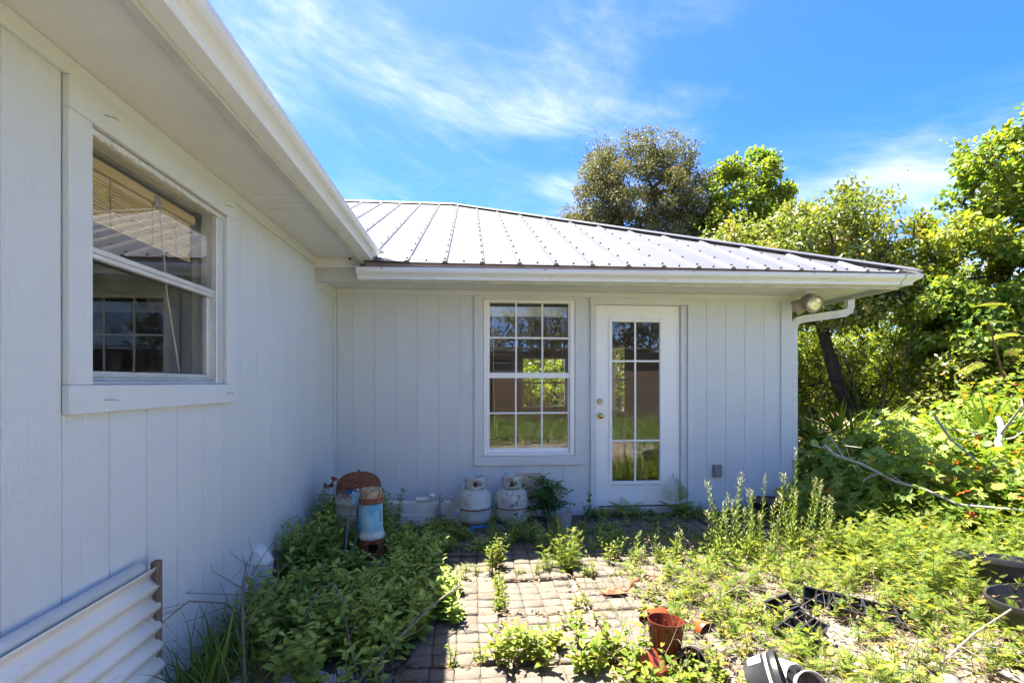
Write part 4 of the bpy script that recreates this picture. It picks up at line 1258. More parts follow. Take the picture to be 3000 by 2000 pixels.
def bag():
    t = thing('torn_bag', 'torn grey paper bag slumped between the posts and a propane cylinder', 'bag', (-.205, 4.50, 0), (0, 0, R(-8)))
    r = random.Random(4); m = MB(); nu, nz = 28, 16
    ph = [r.uniform(0, 6) for _ in range(8)]
    vs = []
    for j in range(nz + 1):
        z = j / nz
        for i in range(nu):
            a = 2 * math.pi * i / nu
            ca, sa = math.cos(a), math.sin(a)
            sx = .115 * (abs(ca) ** .5) * (1 if ca > 0 else -1); sy = .065 * (abs(sa) ** .5) * (1 if sa > 0 else -1)
            e = 1 + .10 * math.sin(5 * a + ph[0] + 4 * z) + .07 * math.sin(9 * a + ph[1] - 7 * z) + .06 * math.sin(14 * z + 3 * a + ph[2]) + r.uniform(-.045, .045)
            top = .24 + .055 * math.sin(a * 2 + .6) + .035 * math.sin(5 * a + ph[3]) + (.05 if ca > .5 else 0)
            hz_ = top * z
            k = (1 - .18 * z * z) * e
            vs.append((sx * k + .02 * z, sy * k, hz_ + r.uniform(-.004, .004)))
    fs = [(j * nu + i, j * nu + (i + 1) % nu, (j + 1) * nu + (i + 1) % nu, (j + 1) * nu + i) for j in range(nz) for i in range(nu)
          if not (j > 10 and 17 < i < 21)]
    m.add(vs, fs); m.build('bag_paper', 'paper', t, solid=.002)
    MB().box(-.095, -.03, -.092, -.088, .10, .155).build('printed_label', 'print', t)
    for k in range(7): MB().box(-.088, -.05, -.0935, -.0921, .108 + k * .006, .111 + k * .006).build('label_line', 'grime', t)
    f = MB(); f.grid(lambda i, j: (-.05 + .10 * i, -.07 - .02 * math.sin(3 * i) - .03 * j, .02 + .12 * j + .02 * math.sin(6 * i + 2 * j)), 8, 6); f.build('torn_flap', 'paper', t, solid=.0015)
    f = MB(); f.grid(lambda i, j: (.03 + .05 * i + .04 * j, -.03 - .02 * i, .19 + .11 * j + .015 * math.sin(5 * i)), 6, 6); f.build('torn_flap', 'paper', t, solid=.0015)
bag()

t = thing('grey_pot', 'weathered grey plastic pot on the slabs near the door', 'pot', (.845, 4.38, .016))
MB().lathe([(.05, .004), (.060, 0), (.066, .06), (.0705, .118), (.0715, .122), (.0715, .130), (.066, .130), (.064, .118), (.058, .03), (.01, .028)], 28, cap0=True, cap1=True).build('pot_wall', 'potgrey', t, smooth=True)
MB().lathe([(.0615, .085), (.03, .09), (.002, .088)], 20, cap0=False).build('soil', 'soil', t, smooth=True)

t = thing('blue_valve_handle', 'bright blue plastic valve handle lying below the propane cylinders', 'valve handle', (.06, 4.28, .05), (0, 0, R(8)))
MB().tube([(-.05, 0, 0), (.0, .002, .004), (.10, .0, .002), (.19, .01, .0)], [.011, .009, .009, .008], 8).build('lever', 'brightblue', t, smooth=True)
MB().box(-.062, -.042, -.014, .014, -.040, .012).build('hub', 'brightblue', t, bevel=.004)

# ---- corrugated sheet on edge against the wing, a white tube behind it
def corrugated():
    t = thing('corrugated_sheet', 'cream corrugated sheet standing on edge against the side wall', 'roofing sheet', (-1.19, 1.2, 0))
    P, A, Ht = .077, .0115, .578
    def f(i, j):
        z = .012 + Ht * i - .012 * j * 0; u = Ht * i
        y = -1.6 + 2.425 * j
        return (A * math.cos(2 * math.pi * (Ht - u) / P) - .012 - .03 * i + .010 * (1 - i), y + .004 * math.sin(9 * i), z + (.006 * j))
    MB().grid(f, 90, 10).build('sheet', 'creamsheet', t, smooth=True, solid=.003, angle=80)
    MB().box(-.052, -.024, .812, .845, 0, .615).build('batten', 'oldwood', t, bevel=.003)
    MB().box(-.055, -.03, -1.5, .811, .06, .10).build('batten', 'oldwood', t, bevel=.003)
corrugated()
t = thing('plastic_tube', 'white plastic tube lying along the top behind the corrugated sheet', 'tube', (-1.258, 1.2, .597), (R(.4), 0, 0))
MB().tube([(0, -1.6, 0), (0, .775, 0)], .0225, 18, cap=False).build('tube_wall', 'whiteplastic', t, smooth=True, solid=.003)
for y in (-1.2,): MB().box(-.026, .03, y - .01, y + .01, -.06, -.0245).build('bracket', 'oldwood', t)

# ---- nursery pots
def nursery_pot(name, label, loc, rot, r0, r1, h, mat, ribs=0, inner=None, rimh=.02, soil=None, grp=None):
    t = thing(name, label, 'plant pot', loc, rot, grp)
    n = 40
    prof = [(r0 * .9, .0), (r0, .004), (r1 * .97, h - rimh - .004), (r1 * 1.02, h - rimh), (r1 * 1.035, h - .004), (r1 * 1.03, h), (r1 * .985, h), (r1 * .955, h - rimh), (r0 * .95, .012), (r0 * .3, .010)]
    m = MB(); m.lathe(prof, n, cap0=True, cap1=True)
    m.build('pot_wall', mat, t, smooth=True, angle=45)
    if ribs:
        for k in range(ribs):
            a = 2 * math.pi * k / ribs
            q = MB(); q.bar((r0 * .93 * math.cos(a), r0 * .93 * math.sin(a), .02), (r1 * .93 * math.cos(a), r1 * .93 * math.sin(a), h * .85), .012, .012, (math.cos(a), math.sin(a), 0)); q.build('rib', mat, t)
    if soil: MB().lathe([(r0 * .95 + (r1 * .95 - r0 * .95) * soil, h * soil), (r1 * .4, h * soil + .01), (.002, h * soil + .005)], 24, cap0=False).build('soil', 'soil', t, smooth=True)
    return t
nursery_pot('nursery_pot', 'tall red-brown plastic nursery pot standing upright among weeds', (.905, 2.22, .01), (R(-4), R(3), 0), .062, .081, .19, 'terra', 10, rimh=.014, soil=.25)
nursery_pot('nursery_pot', 'small orange-brown pot lying on its side against the red-brown pot', (.825, 2.05, .045), (R(66), R(8), R(205)), .036, .05, .10, 'orange', 0)
nursery_pot('nursery_pot', 'bright orange pot half crushed lying behind the red-brown pot', (1.05, 2.58, .05), (R(94), 0, R(-62)), .045, .062, .13, 'orange', 0)
nursery_pot('nursery_pot', 'broken piece of orange pot beside the crushed pot', (1.19, 2.50, .03), (R(100), R(20), R(30)), .035, .045, .06, 'orange', 0)
bp = nursery_pot('nursery_pot', 'black nursery pot with white printed band tipped on its side', (1.135, 1.905, .082), (R(70), R(10), R(58)), .085, .112, .13, 'blackpl', 0)
n = 12
def cone_wrap(t, z0, z1, a0, a1, f, nm, mat):
    q = MB(); q.add([(f(z) * math.cos(R(a0 + (a1 - a0) * k / n)), f(z) * math.sin(R(a0 + (a1 - a0) * k / n)), z) for z in (z0, z1) for k in range(n + 1)], [(k, k + 1, n + 2 + k, n + 1 + k) for k in range(n)])
    return q.build(nm, mat, t, smooth=True)
fz = lambda z: .0866 + (.1086 - .085) * z / .106
cone_wrap(bp, .086, .097, 20, 165, fz, 'printed_band', 'print')
cone_wrap(bp, .02, .074, 55, 118, fz, 'printed_panel', 'print')
nursery_pot('nursery_pot', 'black pot under the leaves beside the tall red-brown pot', (1.04, 2.22, .03), (R(80), 0, R(-30)), .045, .06, .09, 'blackpl', 0)
nursery_pot('nursery_pot', 'white flaking painted pot lying on the litter', (1.36, 2.08, .045), (R(80), R(0), R(10)), .04, .048, .11, 'mottle', 0)
nursery_pot('nursery_pot', 'grey pot tipped over with a dry leaf inside', (1.40, 1.95, .042), (R(66), R(0), R(-14)), .045, .06, .09, 'potgrey', 0, soil=.5)
nursery_pot('nursery_pot', 'black pot of dry soil at the foot of the corner board', (2.86, 4.50, .0), (0, R(-5), 0), .11, .14, .19, 'blackpl', 0, soil=.93)
nursery_pot('large_tub', 'large black plastic tub with ribbed rim, hindmost of the two tubs', (3.20, 2.66, -.05), (R(-9), R(7), 0), .22, .275, .31, 'blackpl', 0, rimh=.035, soil=.4)
nursery_pot('large_tub', 'large black plastic tub with weeds growing inside, beside the pale stones', (2.96, 2.20, -.05), (R(-6), R(-4), 0), .21, .26, .27, 'blackpl', 0, rimh=.035, soil=.55)

def tray(label, loc, rot, nx, ny, c=.062, h=.055):
    t = thing('seedling_tray', label, 'seedling tray', loc, rot, 'black seedling trays')
    W, D = nx * c, ny * c
    for i in range(nx):
        for j in range(ny):
            x = -W / 2 + c * (i + .5); y = -D / 2 + c * (j + .5); a, b = c * .46, c * .36
            m = MB(); m.add([(x - b, y - b, 0), (x + b, y - b, 0), (x + b, y + b, 0), (x - b, y + b, 0), (x - a, y - a, h), (x + a, y - a, h), (x + a, y + a, h), (x - a, y + a, h)],
                            [(0, 1, 2, 3), (0, 4, 5, 1), (1, 5, 6, 2), (2, 6, 7, 3), (3, 7, 4, 0)])
            m.build('cell', 'blackpl', t, solid=.0015)
    r = MB(); e = .012
    for i in range(nx + 1): r.box(-W / 2 + c * i - .004, -W / 2 + c * i + .004, -D / 2, D / 2, h - .001, h + .0015)
    for j in range(ny + 1): r.box(-W / 2, W / 2, -D / 2 + c * j - .004, -D / 2 + c * j + .004, h + .0017, h + .004)
    r.build('rim', 'blackpl', t)
    return t
tray('black seedling tray of six cells lying nearest the grey pot', (1.68, 2.36, .02), (R(8), R(-10), R(25)), 3, 2, .075)
tray('black seedling tray propped up on its edge on the sand', (2.02, 2.68, .03), (R(58), R(8), R(-25)), 3, 2, .065)
tray('long black seedling tray half buried in dry litter', (2.20, 2.52, .02), (R(12), R(6), R(-28)), 5, 2, .072)
tray('tilted black seedling tray behind the six cell tray', (1.72, 2.56, .03), (R(35), R(-12), R(10)), 2, 2, .08)

# rusty hand trowel on the slabs
t = thing('hand_trowel', 'rusty hand trowel lying on the slabs', 'trowel', (.93, 2.93, .022), (0, 0, R(12)))
MB().grid(lambda i, j: (-.14 + .15 * i, (.048 - .035 * max(0, .6 - i) ** 1.2) * (j - .5) * 2 * (1 if i > .02 else .2), .012 + .012 * (2 * j - 1) ** 2), 10, 6).build('blade', 'rust', t, smooth=True, solid=.003)
MB().tube([(.0, 0, .014), (.03, 0, .016), (.045, .0, .030), (.06, .005, .05), (.085, .012, .062), (.12, .02, .066)], [.006, .006, .006, .008, .010, .010], 8).build('handle', 'rust', t, smooth=True)

# pale stones at the right
def stone(i, loc, s):
    r = random.Random(40 + i); m = MB(); nu, nv = 10, 6; vs = []
    ph = [r.uniform(0, 6) for _ in range(6)]
    for j in range(nv + 1):
        th = math.pi * j / nv
        for k in range(nu):
            a = 2 * math.pi * k / nu
            e = 1 + .16 * math.sin(2 * a + ph[0]) + .12 * math.sin(3 * a + ph[1] + 2 * th) + .1 * math.sin(4 * th + ph[2])
            vs.append((s * e * math.sin(th) * math.cos(a), s * .8 * e * math.sin(th) * math.sin(a), s * .5 * e * math.cos(th)))
    m.add(vs, [(j * nu + k, j * nu + (k + 1) % nu, (j + 1) * nu + (k + 1) % nu, (j + 1) * nu + k) for j in range(nv) for k in range(nu)])
    o = m.build('stone', 'stone', None, smooth=True, angle=50)
    o.location = loc; o.rotation_euler = (r.uniform(-.3, .3), r.uniform(-.3, .3), r.uniform(0, 6))
    tag(o, 'pale limestone rubble lying on the sand in front of the black tubs', 'stone', 'pale stones on the sand')
for i in range(16):
    a = i / 15
    stone(i, (1.95 + .75 * rng.random() + .05 * i, 1.93 + .20 * rng.random(), .02), rng.uniform(.03, .065))

# shredded plastic film
def film():
    m = MB(); r = random.Random(9)
    for k in range(16):
        cx, cy = -.66 + r.gauss(0, .15), 2.20 + r.gauss(0, .035); a = r.uniform(0, 3); w, l = r.uniform(.03, .08), r.uniform(.06, .15); ph = r.uniform(0, 6)
        def f(i, j):
            u = (i - .5) * l; v_ = (j - .5) * w * (1 - .5 * i)
            return (cx + u * math.cos(a) - v_ * math.sin(a), cy + u * math.sin(a) + v_ * math.cos(a), -.001 + .018 * abs(math.sin(4 * i + ph)) + .015 * abs(math.sin(5 * j + 3 * i + ph)) + .008 * k / 16)
        m.grid(f, 7, 5)
    o = m.build('plastic_film', 'plasticfilm', None, solid=.0006)
    tag(o, 'torn scraps of white plastic film on the ground under the weeds', 'plastic film', kind='stuff')
film()
# ================================================================== foliage
def T_diamond(w=.28, fold=.06, at=.42):
    return [(0, 0, 0), (-w, at, fold), (0, 1, -.05), (w, at, fold)], [(0, 3, 2), (0, 2, 1)]
def T_ovate(w=.26, d=.05, droop=-.12, at=.34):
    v = [(0, 0, 0), (0, .35, -d), (0, .72, -d), (0, 1, droop), (-w, at, .03), (-w * .82, at + .32, .02), (w, at, .03), (w * .82, at + .32, .02)]
    return v, [(0, 1, 4), (0, 6, 1), (1, 2, 5, 4), (1, 6, 7, 2), (2, 3, 5), (2, 7, 3)]
def T_pinnate(pairs, wl=.11, ll=.34, ang=58, term=True, taper=.75, droop=.0):
    v = []; f = []
    def dia(p, a, L, w):
        b = len(v); ca, sa = math.cos(a), math.sin(a)
        def tr_(x, y, z): return (p[0] + x * ca + y * sa, p[1] - x * sa + y * ca, p[2] + z)
        v.extend([tr_(0, 0, 0), tr_(-w, L * .45, .02), tr_(0, L, -.03 * L / .3), tr_(w, L * .45, .02)]); f.extend([(b, b + 3, b + 2), (b, b + 2, b + 1)])
    for k in range(pairs):
        y = .12 + .80 * k / max(1, pairs - 1); sc = 1 - taper * (k / pairs) ** 1.4
        if k == 0: sc *= .75
        for s in (-1, 1): dia((0, y, -droop * y * y), s * R(ang), ll * sc, wl * sc)
    if term: dia((0, .82, -droop * .7), 0, .24, wl * .6)
    b = len(v); v.extend([(-.008, 0, 0), (.008, 0, 0), (.004, .95, -droop), (-.004, .95, -droop)]); f.append((b, b + 1, b + 2, b + 3))
    return v, f
def T_palmate(nl=5, w=.2):
    v = []; f = []
    for k in range(nl):
        a = R(-100 + 200 * k / (nl - 1)); L = 1 - .35 * abs(k - (nl - 1) / 2) / ((nl - 1) / 2); ca, sa = math.cos(a), math.sin(a); b = len(v)
        for (x, y, z) in [(0, .04, 0), (-w * L, .5 * L, .0), (0, L, -.22 * L), (w * L, .5 * L, .0), (0, .5 * L, -.06)]:
            v.append((x * ca + y * sa, -x * sa + y * ca, z))
        f.extend([(b, b + 4, b + 1), (b, b + 3, b + 4), (b + 4, b + 2, b + 1), (b + 4, b + 3, b + 2)])
    return v, f
def T_blade(w=.05, segs=4, bend=.5):
    v = []; f = []
    for k in range(segs + 1):
        t = k / segs; ww = w * (1 - t ** 1.6) * (1 if k else .8); y = math.sin(t * bend * 1.3) / (bend * 1.3) if bend else t; z = -(1 - math.cos(t * bend * 1.3)) / (bend * 1.3) if bend else 0
        v += [(-ww, y, z + .25 * ww), (0, y, z - .1 * ww), (ww, y, z + .25 * ww)]
    for k in range(segs):
        b = 3 * k; f += [(b, b + 1, b + 4, b + 3), (b + 1, b + 2, b + 5, b + 4)]
    return v, f
def T_round(w=.48):
    n = 8; v = [(0, .45, -.05)]; f = []
    for k in range(n):
        a = 2 * math.pi * k / n; v.append((w * math.sin(a), .45 - .5 * math.cos(a) + (.05 if k == 4 else 0), .03 * math.cos(2 * a)))
    for k in range(n): f.append((0, 1 + k, 1 + (k + 1) % n))
    return v, f
TPL = dict(needle=T_diamond(.07, .02), dia=T_diamond(), dian=T_diamond(.16), diaw=T_diamond(.40, .10), ov=T_ovate(), ovn=T_ovate(.17, .03), lance=T_ovate(.12, .02, -.2), obov=T_ovate(.25, .05, -.08, .48),
           feather=T_pinnate(5, .10, .42, 50), fine=T_pinnate(9, .045, .34, 62, taper=.6), fern=T_pinnate(14, .045, .36, 70, taper=.85, droop=.12), pinn=T_pinnate(4, .13, .40, 55, taper=.35),
           mimosa=T_pinnate(16, .03, .24, 72, taper=.4, droop=.15), palm5=T_palmate(), palm3=T_palmate(3, .26), blade=T_blade(.018), strap=T_blade(.035, 5, .35), round=T_round())
TPL = {k: (np.array(v, float), f) for k, (v, f) in TPL.items()}

class FB:
    def __init__(self):
        self.q = {}; self.raw = MB()
    def leaf(self, t, p, d, n, s, r=None):
        self.q.setdefault(t, []).append((p[0], p[1], p[2], d[0], d[1], d[2], n[0], n[1], n[2], s, rng.random() if r is None else r))
    def bulk(self, t, P, D, N, S, Rn):
        a = np.concatenate([P, D, N, S[:, None], Rn[:, None]], 1); self.q.setdefault(t, []).append(a)
    def tube(self, pts, r, n=4): self.raw.tube(pts, r, n, cap=False)
    def mesh(self, name, mats):
        VV = []; LL = []; LS = []; RR = []; MI = []; nv = 0; nl = 0
        for t, items in self.q.items():
            one = [i for i in items if not isinstance(i, np.ndarray)]; arrs = [i for i in items if isinstance(i, np.ndarray)]
            if one: arrs.append(np.array(one, float))
            A = np.concatenate(arrs, 0); N = len(A)
            P = A[:, 0:3]; D = A[:, 3:6]; D = D / (np.linalg.norm(D, axis=1, keepdims=True) + 1e-9)
            Nn = A[:, 6:9]; Nn = Nn - D * (Nn * D).sum(1, keepdims=True); Nn = Nn / (np.linalg.norm(Nn, axis=1, keepdims=True) + 1e-9)
            X = np.cross(D, Nn); S = A[:, 9][:, None, None]
            tv, tf = TPL[t]; K = len(tv)
            V = P[:, None, :] + S * (tv[None, :, 0:1] * X[:, None, :] + tv[None, :, 1:2] * D[:, None, :] + tv[None, :, 2:3] * Nn[:, None, :])
            VV.append(V.reshape(-1, 3))
            fl = np.array([i for f in tf for i in f]); fn = np.array([len(f) for f in tf])
            LL.append((fl[None, :] + (np.arange(N) * K)[:, None] + nv).reshape(-1))
            st = np.concatenate([[0], np.cumsum(fn)[:-1]])
            LS.append((st[None, :] + (np.arange(N) * len(fl))[:, None] + nl).reshape(-1))
            RR.append(np.repeat(A[:, 10], len(tf))); MI.append(np.zeros(N * len(tf), int))
            nv += N * K; nl += N * len(fl)
        if self.raw.v:
            VV.append(np.array(self.raw.v, float)); fl = np.array([i for f in self.raw.f for i in f]) + nv
            fn = np.array([len(f) for f in self.raw.f]); st = np.concatenate([[0], np.cumsum(fn)[:-1]]) + nl
            LL.append(fl); LS.append(st); RR.append(np.full(len(fn), .5)); MI.append(np.full(len(fn), len(mats) - 1))
        V = np.concatenate(VV); L = np.concatenate(LL); S_ = np.concatenate(LS); Rn = np.concatenate(RR); Mi = np.concatenate(MI)
        me = bpy.data.meshes.new(name)
        me.vertices.add(len(V)); me.vertices.foreach_set('co', V.astype(np.float32).ravel())
        me.loops.add(len(L)); me.loops.foreach_set('vertex_index', L.astype(np.int32))
        me.polygons.add(len(S_)); me.polygons.foreach_set('loop_start', S_.astype(np.int32))
        for m in mats: me.materials.append(M[m])
        me.polygons.foreach_set('material_index', Mi.astype(np.int32))
        a = me.attributes.new('rnd', 'FLOAT', 'FACE'); a.data.foreach_set('value', Rn.astype(np.float32))
        me.update(calc_edges=True)
        return me
    def build(self, name, mats, parent=None, loc=(0, 0, 0)):
        return link(name, self.mesh(name, mats), None, parent, loc)

U = rng.uniform
def unit(a, el): return Vector((math.cos(a) * math.cos(el), math.sin(a) * math.cos(el), math.sin(el)))

def weed(fb, base, h, stems, tpl, L, spread=.35, nodes=None, top=1.0, up=(2, 42), rr=(0, .9), stem_r=.0022, first=.18):
    """upright leafy weed: stems with spirally set leaves"""
    base = Vector(base)
    for s in range(stems):
        a0 = U(0, 6.28); lean = U(0, spread); hh = h * U(.6, 1.0)
        d = Vector((math.cos(a0) * lean, math.sin(a0) * lean, 1))
        mid = base + Vector((d.x * hh * .35, d.y * hh * .35, hh * .5)); tip = base + Vector((d.x * hh, d.y * hh, hh))
        pts = [base, mid, tip]
        fb.tube(pts, [stem_r, stem_r * .8, stem_r * .4], 3)
        nn = nodes or max(4, int(hh / (L * .28)))
        ph = U(0, 6.28)
        for k in range(nn):
            t = first + (1 - first) * (k + U(-.3, .3)) / nn; t = min(1, max(.05, t))
            p = base.lerp(mid, t * 2) if t < .5 else mid.lerp(tip, t * 2 - 1)
            a = ph + k * 2.4 + U(-.4, .4); el = R(U(*up)) * (.5 + .7 * t)
            dv = unit(a, el) + Vector((d.x, d.y, 0)) * .3
            sz = L * (1.05 - .45 * t * top) * U(.7, 1.15)
            fb.leaf(tpl, p, dv, (U(-.3, .3), U(-.3, .3), 1), sz, U(*rr))

def stalk(fb, base, h, lean=(0, 0), twig=.03, flower=True):
    base = Vector(base); tip = base + Vector((lean[0], lean[1], h)); mid = base.lerp(tip, .5) + Vector((U(-.02, .02), U(-.02, .02), 0))
    fb.tube([base, mid, tip], [.0034, .0028, .0012], 4)
    n = int(h / .012)
    for k in range(n):
        t = .12 + .88 * k / n; p = base.lerp(mid, t * 2) if t < .5 else mid.lerp(tip, t * 2 - 1)
        a = k * 2.4 + U(-.3, .3)
        fb.leaf('needle' if t > .3 else 'dian', p, unit(a, R(U(25, 60))), (0, 0, 1), twig * U(.6, 1.2) * (1.1 - .5 * t), U(.95, 1) if (t > .86 and flower) else U(0, .8))
    if flower:
        for k in range(16):
            t = U(.88, 1.0); p = base.lerp(tip, t); fb.leaf('diaw', p + Vector((U(-.008, .008), U(-.008, .008), U(-.01, .01))), unit(U(0, 6.28), R(U(0, 70))), (0, 0, 1), .007, U(.9, 1.0))

def inside_pump(x, y):
    return (x + .695) ** 2 + (y - 3.56) ** 2 < .11 ** 2 or (x + .885) ** 2 + (y - 3.97) ** 2 < .20 ** 2

# ---- shaded weeds in the angle of the two walls
fb = FB()
cnt = 0
while cnt < 430:
    x = U(-1.22, -.05); y = U(2.06, 4.45)
    if inside_pump(x, y): continue
    edge = -.12 + .10 * math.sin(y * 5.0) - (.10 if y < 2.6 else 0)
    if x > edge - .02: continue
    if y < 2.30 and x < -.45 and U(0, 1) < .8: continue
    if x < -1.0 and y < 2.5: continue
    if -.74 < x < -.5 and 3.0 < y < 3.5: hmax = .12
    elif x < -.92 and 2.55 < y < 3.25: hmax = .22
    elif -.95 < x < -.55 and 3.0 < y < 3.5: hmax = .26
    elif x > -.64 and y > 3.75: hmax = .15
    elif y > 4.0: hmax = .46
    elif x < -.9: hmax = .44
    elif x > -.4: hmax = .28
    else: hmax = .33
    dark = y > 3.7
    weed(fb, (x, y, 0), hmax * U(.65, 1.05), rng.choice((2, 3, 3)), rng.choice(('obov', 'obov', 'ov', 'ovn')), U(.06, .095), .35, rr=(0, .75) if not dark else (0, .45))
    cnt += 1
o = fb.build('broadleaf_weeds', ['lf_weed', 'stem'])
tag(o, 'dense shaded broadleaf weeds filling the corner around the pump', 'weeds', kind='stuff')

# ---- weeds along the foot of the front wall, in its shade
fb = FB()
for k in range(120):
    x = U(-.25, 1.25); y = U(3.72, 4.25)
    if (x - .035) ** 2 + (y - 4.53) ** 2 < .17 ** 2 or (x - .845) ** 2 + (y - 4.38) ** 2 < .1 ** 2 or (x - .385) ** 2 + (y - 4.56) ** 2 < .17 ** 2: continue
    if y > 4.2 and .65 < x < 1.05: continue
    weed(fb, (x, y, 0), U(.12, .27) * (.5 if x < .12 else (1.0 if x < .75 else .6)), rng.choice((2, 3)), rng.choice(('ovn', 'ov', 'lance', 'feather')), U(.04, .06), .4, rr=(0, .7))
for k in range(90):
    x = U(1.0, 3.0); y = U(3.75, 4.72)
    weed(fb, (x, y, 0), U(.06, .16) + (.06 if x > 2.2 else 0), rng.choice((2, 3)), rng.choice(('ovn', 'feather', 'fine')), U(.04, .06), .5, rr=(0, .6))
for k in range(60):
    x = U(1.1, 3.0); y = U(4.55, 4.76)
    weed(fb, (x, y, 0), U(.05, .12), 2, 'palm5', U(.035, .05), .8, rr=(0, .4))
for k in range(700):
    x = U(.9, 1.9); y = U(3.7, 4.1); fb.leaf('blade', (x, y, 0), unit(U(0, 6.28), R(U(45, 85))), (U(-1, 1), U(-1, 1), .4), U(.05, .11), U(0, .6))
o = fb.build('wall_foot_weeds', ['lf_weed', 'stem'])
tag(o, 'low green weeds growing in shade along the foot of the front wall', 'weeds', kind='stuff')

# ---- single plants in the sunny joints of the patio
def plant(name, label, cat, loc, fn, mats, group=None):
    f = FB(); fn(f)
    t = thing(name, label, cat, loc, group=group)
    lv = FB(); lv.q = f.q; st = FB(); st.raw = f.raw
    if f.q: tag(lv.build('leaves', [mats[0]], t), kind='stuff')
    if f.raw.v: tag(st.build('stems', [mats[1]], t), kind='stuff')
    return t
JG = 'young weeds in the patio joints'
def jw(f, h, n, tpl, L, sp=.12):
    for k in range(n): weed(f, (U(-sp, sp), U(-sp, sp), 0), h * U(.5, 1), 2, tpl, L, .45, rr=(.1, .9))
plant('leafy_weed', 'bushy yellow-green weed in the crossing of four slabs at the shadow edge', 'weed', (.17, 3.42, 0), lambda f: jw(f, .30, 9, 'ovn', .05, .06), ['lf_sun', 'stemred'])
plant('leafy_weed', 'narrow strip of yellow-green weeds along a slab joint', 'weed', (.175, 3.02, 0), lambda f: [weed(f, (U(-.03, .03), U(-.24, .24), 0), U(.05, .12), 2, 'ovn', .04, .3) for k in range(22)], ['lf_sun', 'stemred'])
plant('leafy_weed', 'feathery light green weed with an upright flowering tip on the patio', 'weed', (.63, 3.40, 0), lambda f: ([weed(f, (U(-.10, .12), U(-.09, .09), 0), U(.10, .30), 2, 'fine', .075, .35) for k in range(17)], [stalk(f, (U(-.1, .08), U(-.05, .05), 0), U(.25, .40), (U(-.05, .05), 0), .025, False) for k in range(4)]), ['lf_feather', 'stem'])
plant('leafy_weed', 'broad clump of glossy pointed leaves at the joint nearest the shadow line', 'weed', (.22, 2.32, 0), lambda f: jw(f, .24, 13, 'ov', .062, .13), ['lf_sun', 'stemred'])
plant('leafy_weed', 'low clump of pale green weeds on the cross joint', 'weed', (.62, 2.70, 0), lambda f: jw(f, .13, 8, 'ovn', .05, .16), ['lf_sun', 'stemred'])
plant('leafy_weed', 'large-leaved yellow-green seedling clump left of the red-brown pot', 'weed', (.55, 2.30, 0), lambda f: jw(f, .25, 11, 'ov', .072, .16), ['lf_sun', 'stemred'])
plant('leafy_weed', 'sprawling weed with yellowing leaves in front of the red-brown pot', 'weed', (.66, 2.10, 0), lambda f: jw(f, .22, 11, 'ov', .07, .17), ['lf_sun', 'stemred'])
plant('tall_seedling', 'single tall seedling with round leaves rising behind the red-brown pot', 'weed', (.86, 2.36, 0), lambda f: weed(f, (0, 0, 0), .46, 1, 'ov', .06, .1, nodes=13), ['lf_sun', 'stemred'])
plant('leafy_weed', 'small upright weed beside the rusty trowel', 'weed', (.80, 3.25, 0), lambda f: jw(f, .22, 4, 'ovn', .05, .06), ['lf_sun', 'stemred'])
plant('leafy_weed', 'pale leafy weed by the shadow edge next to the feathery weed', 'weed', (1.0, 3.48, 0), lambda f: jw(f, .22, 6, 'ovn', .05, .08), ['lf_sun', 'stemred'])
for (x, y) in ((-.02, 3.40), (.06, 3.36), (.33, 3.30), (.45, 3.30), (.50, 3.36), (-.08, 2.72), (-.05, 3.28), (.98, 3.22), (1.15, 3.25), (1.3, 3.3), (.04, 2.30), (-.10, 2.25)):
    plant('patio_seedling', 'thin upright seedling growing from a patio joint', 'weed', (x, y, 0), lambda f: [weed(f, (U(-.03, .03), U(-.03, .03), 0), U(.06, .13), 1, 'ovn', .038, .3) for k in range(4)], ['lf_sun', 'stemred'], JG)
plant('leafy_weed', 'low leafy weed in front of the small orange-brown pot', 'weed', (.93, 2.04, 0), lambda f: jw(f, .15, 7, 'ov', .06, .10), ['lf_sun', 'stemred'])
plant('leafy_weed', 'sprig of pointed leaves between the red-brown pot and the printed black pot', 'weed', (1.03, 2.09, 0), lambda f: jw(f, .17, 6, 'ov', .06, .06), ['lf_sun', 'stemred'])
plant('leafy_weed', 'leafy runner spilling over the printed black pot', 'weed', (1.10, 1.86, 0), lambda f: jw(f, .14, 7, 'ov', .055, .10), ['lf_sun', 'stemred'])
plant('leafy_weed', 'feathery tuft behind the tipped grey pot', 'weed', (1.55, 2.14, 0), lambda f: jw(f, .18, 9, 'fine', .085, .10), ['lf_feather', 'stem'])
plant('leafy_weed', 'dull green weed lying out of the shade onto the sunny slab', 'weed', (-.13, 3.05, 0), lambda f: jw(f, .12, 6, 'ov', .055, .08), ['lf_sun', 'stem'])

# ---- sunny weeds over the sand on the right
fb = FB()
k = 0
while k < 440:
    x = U(.75, 3.5); y = U(1.95, 3.75)
    if x < 1.05 and y > 2.3: continue
    if y > 3.55 and x < 1.7: continue
    if x < 1.5 and y > 2.9 and U(0, 1) < .72: continue
    if x < 2.4 and U(0, 1) < .25: continue
    if (x - 3.20) ** 2 + (y - 2.66) ** 2 < .25 ** 2 or (x - 2.96) ** 2 + (y - 2.20) ** 2 < .24 ** 2: continue
    if (x - .905) ** 2 + (y - 2.22) ** 2 < .12 ** 2: continue
    if 1.0 < x < 1.55 and y < 2.15: continue
    if 1.75 < x < 2.3 and 2.25 < y < 2.75 and U(0, 1) < .55: continue
    h = U(.08, .20) * (1 + .55 * max(0, x - 1.7)) * (1.0 if y > 2.4 else .75)
    weed(fb, (x, y, -.01), h, rng.choice((2, 3)), rng.choice(('feather', 'fine', 'fine')), U(.06, .10), .5, rr=(0, .95))
    k += 1
o = fb.build('feathery_weeds', ['lf_feather', 'stem'])
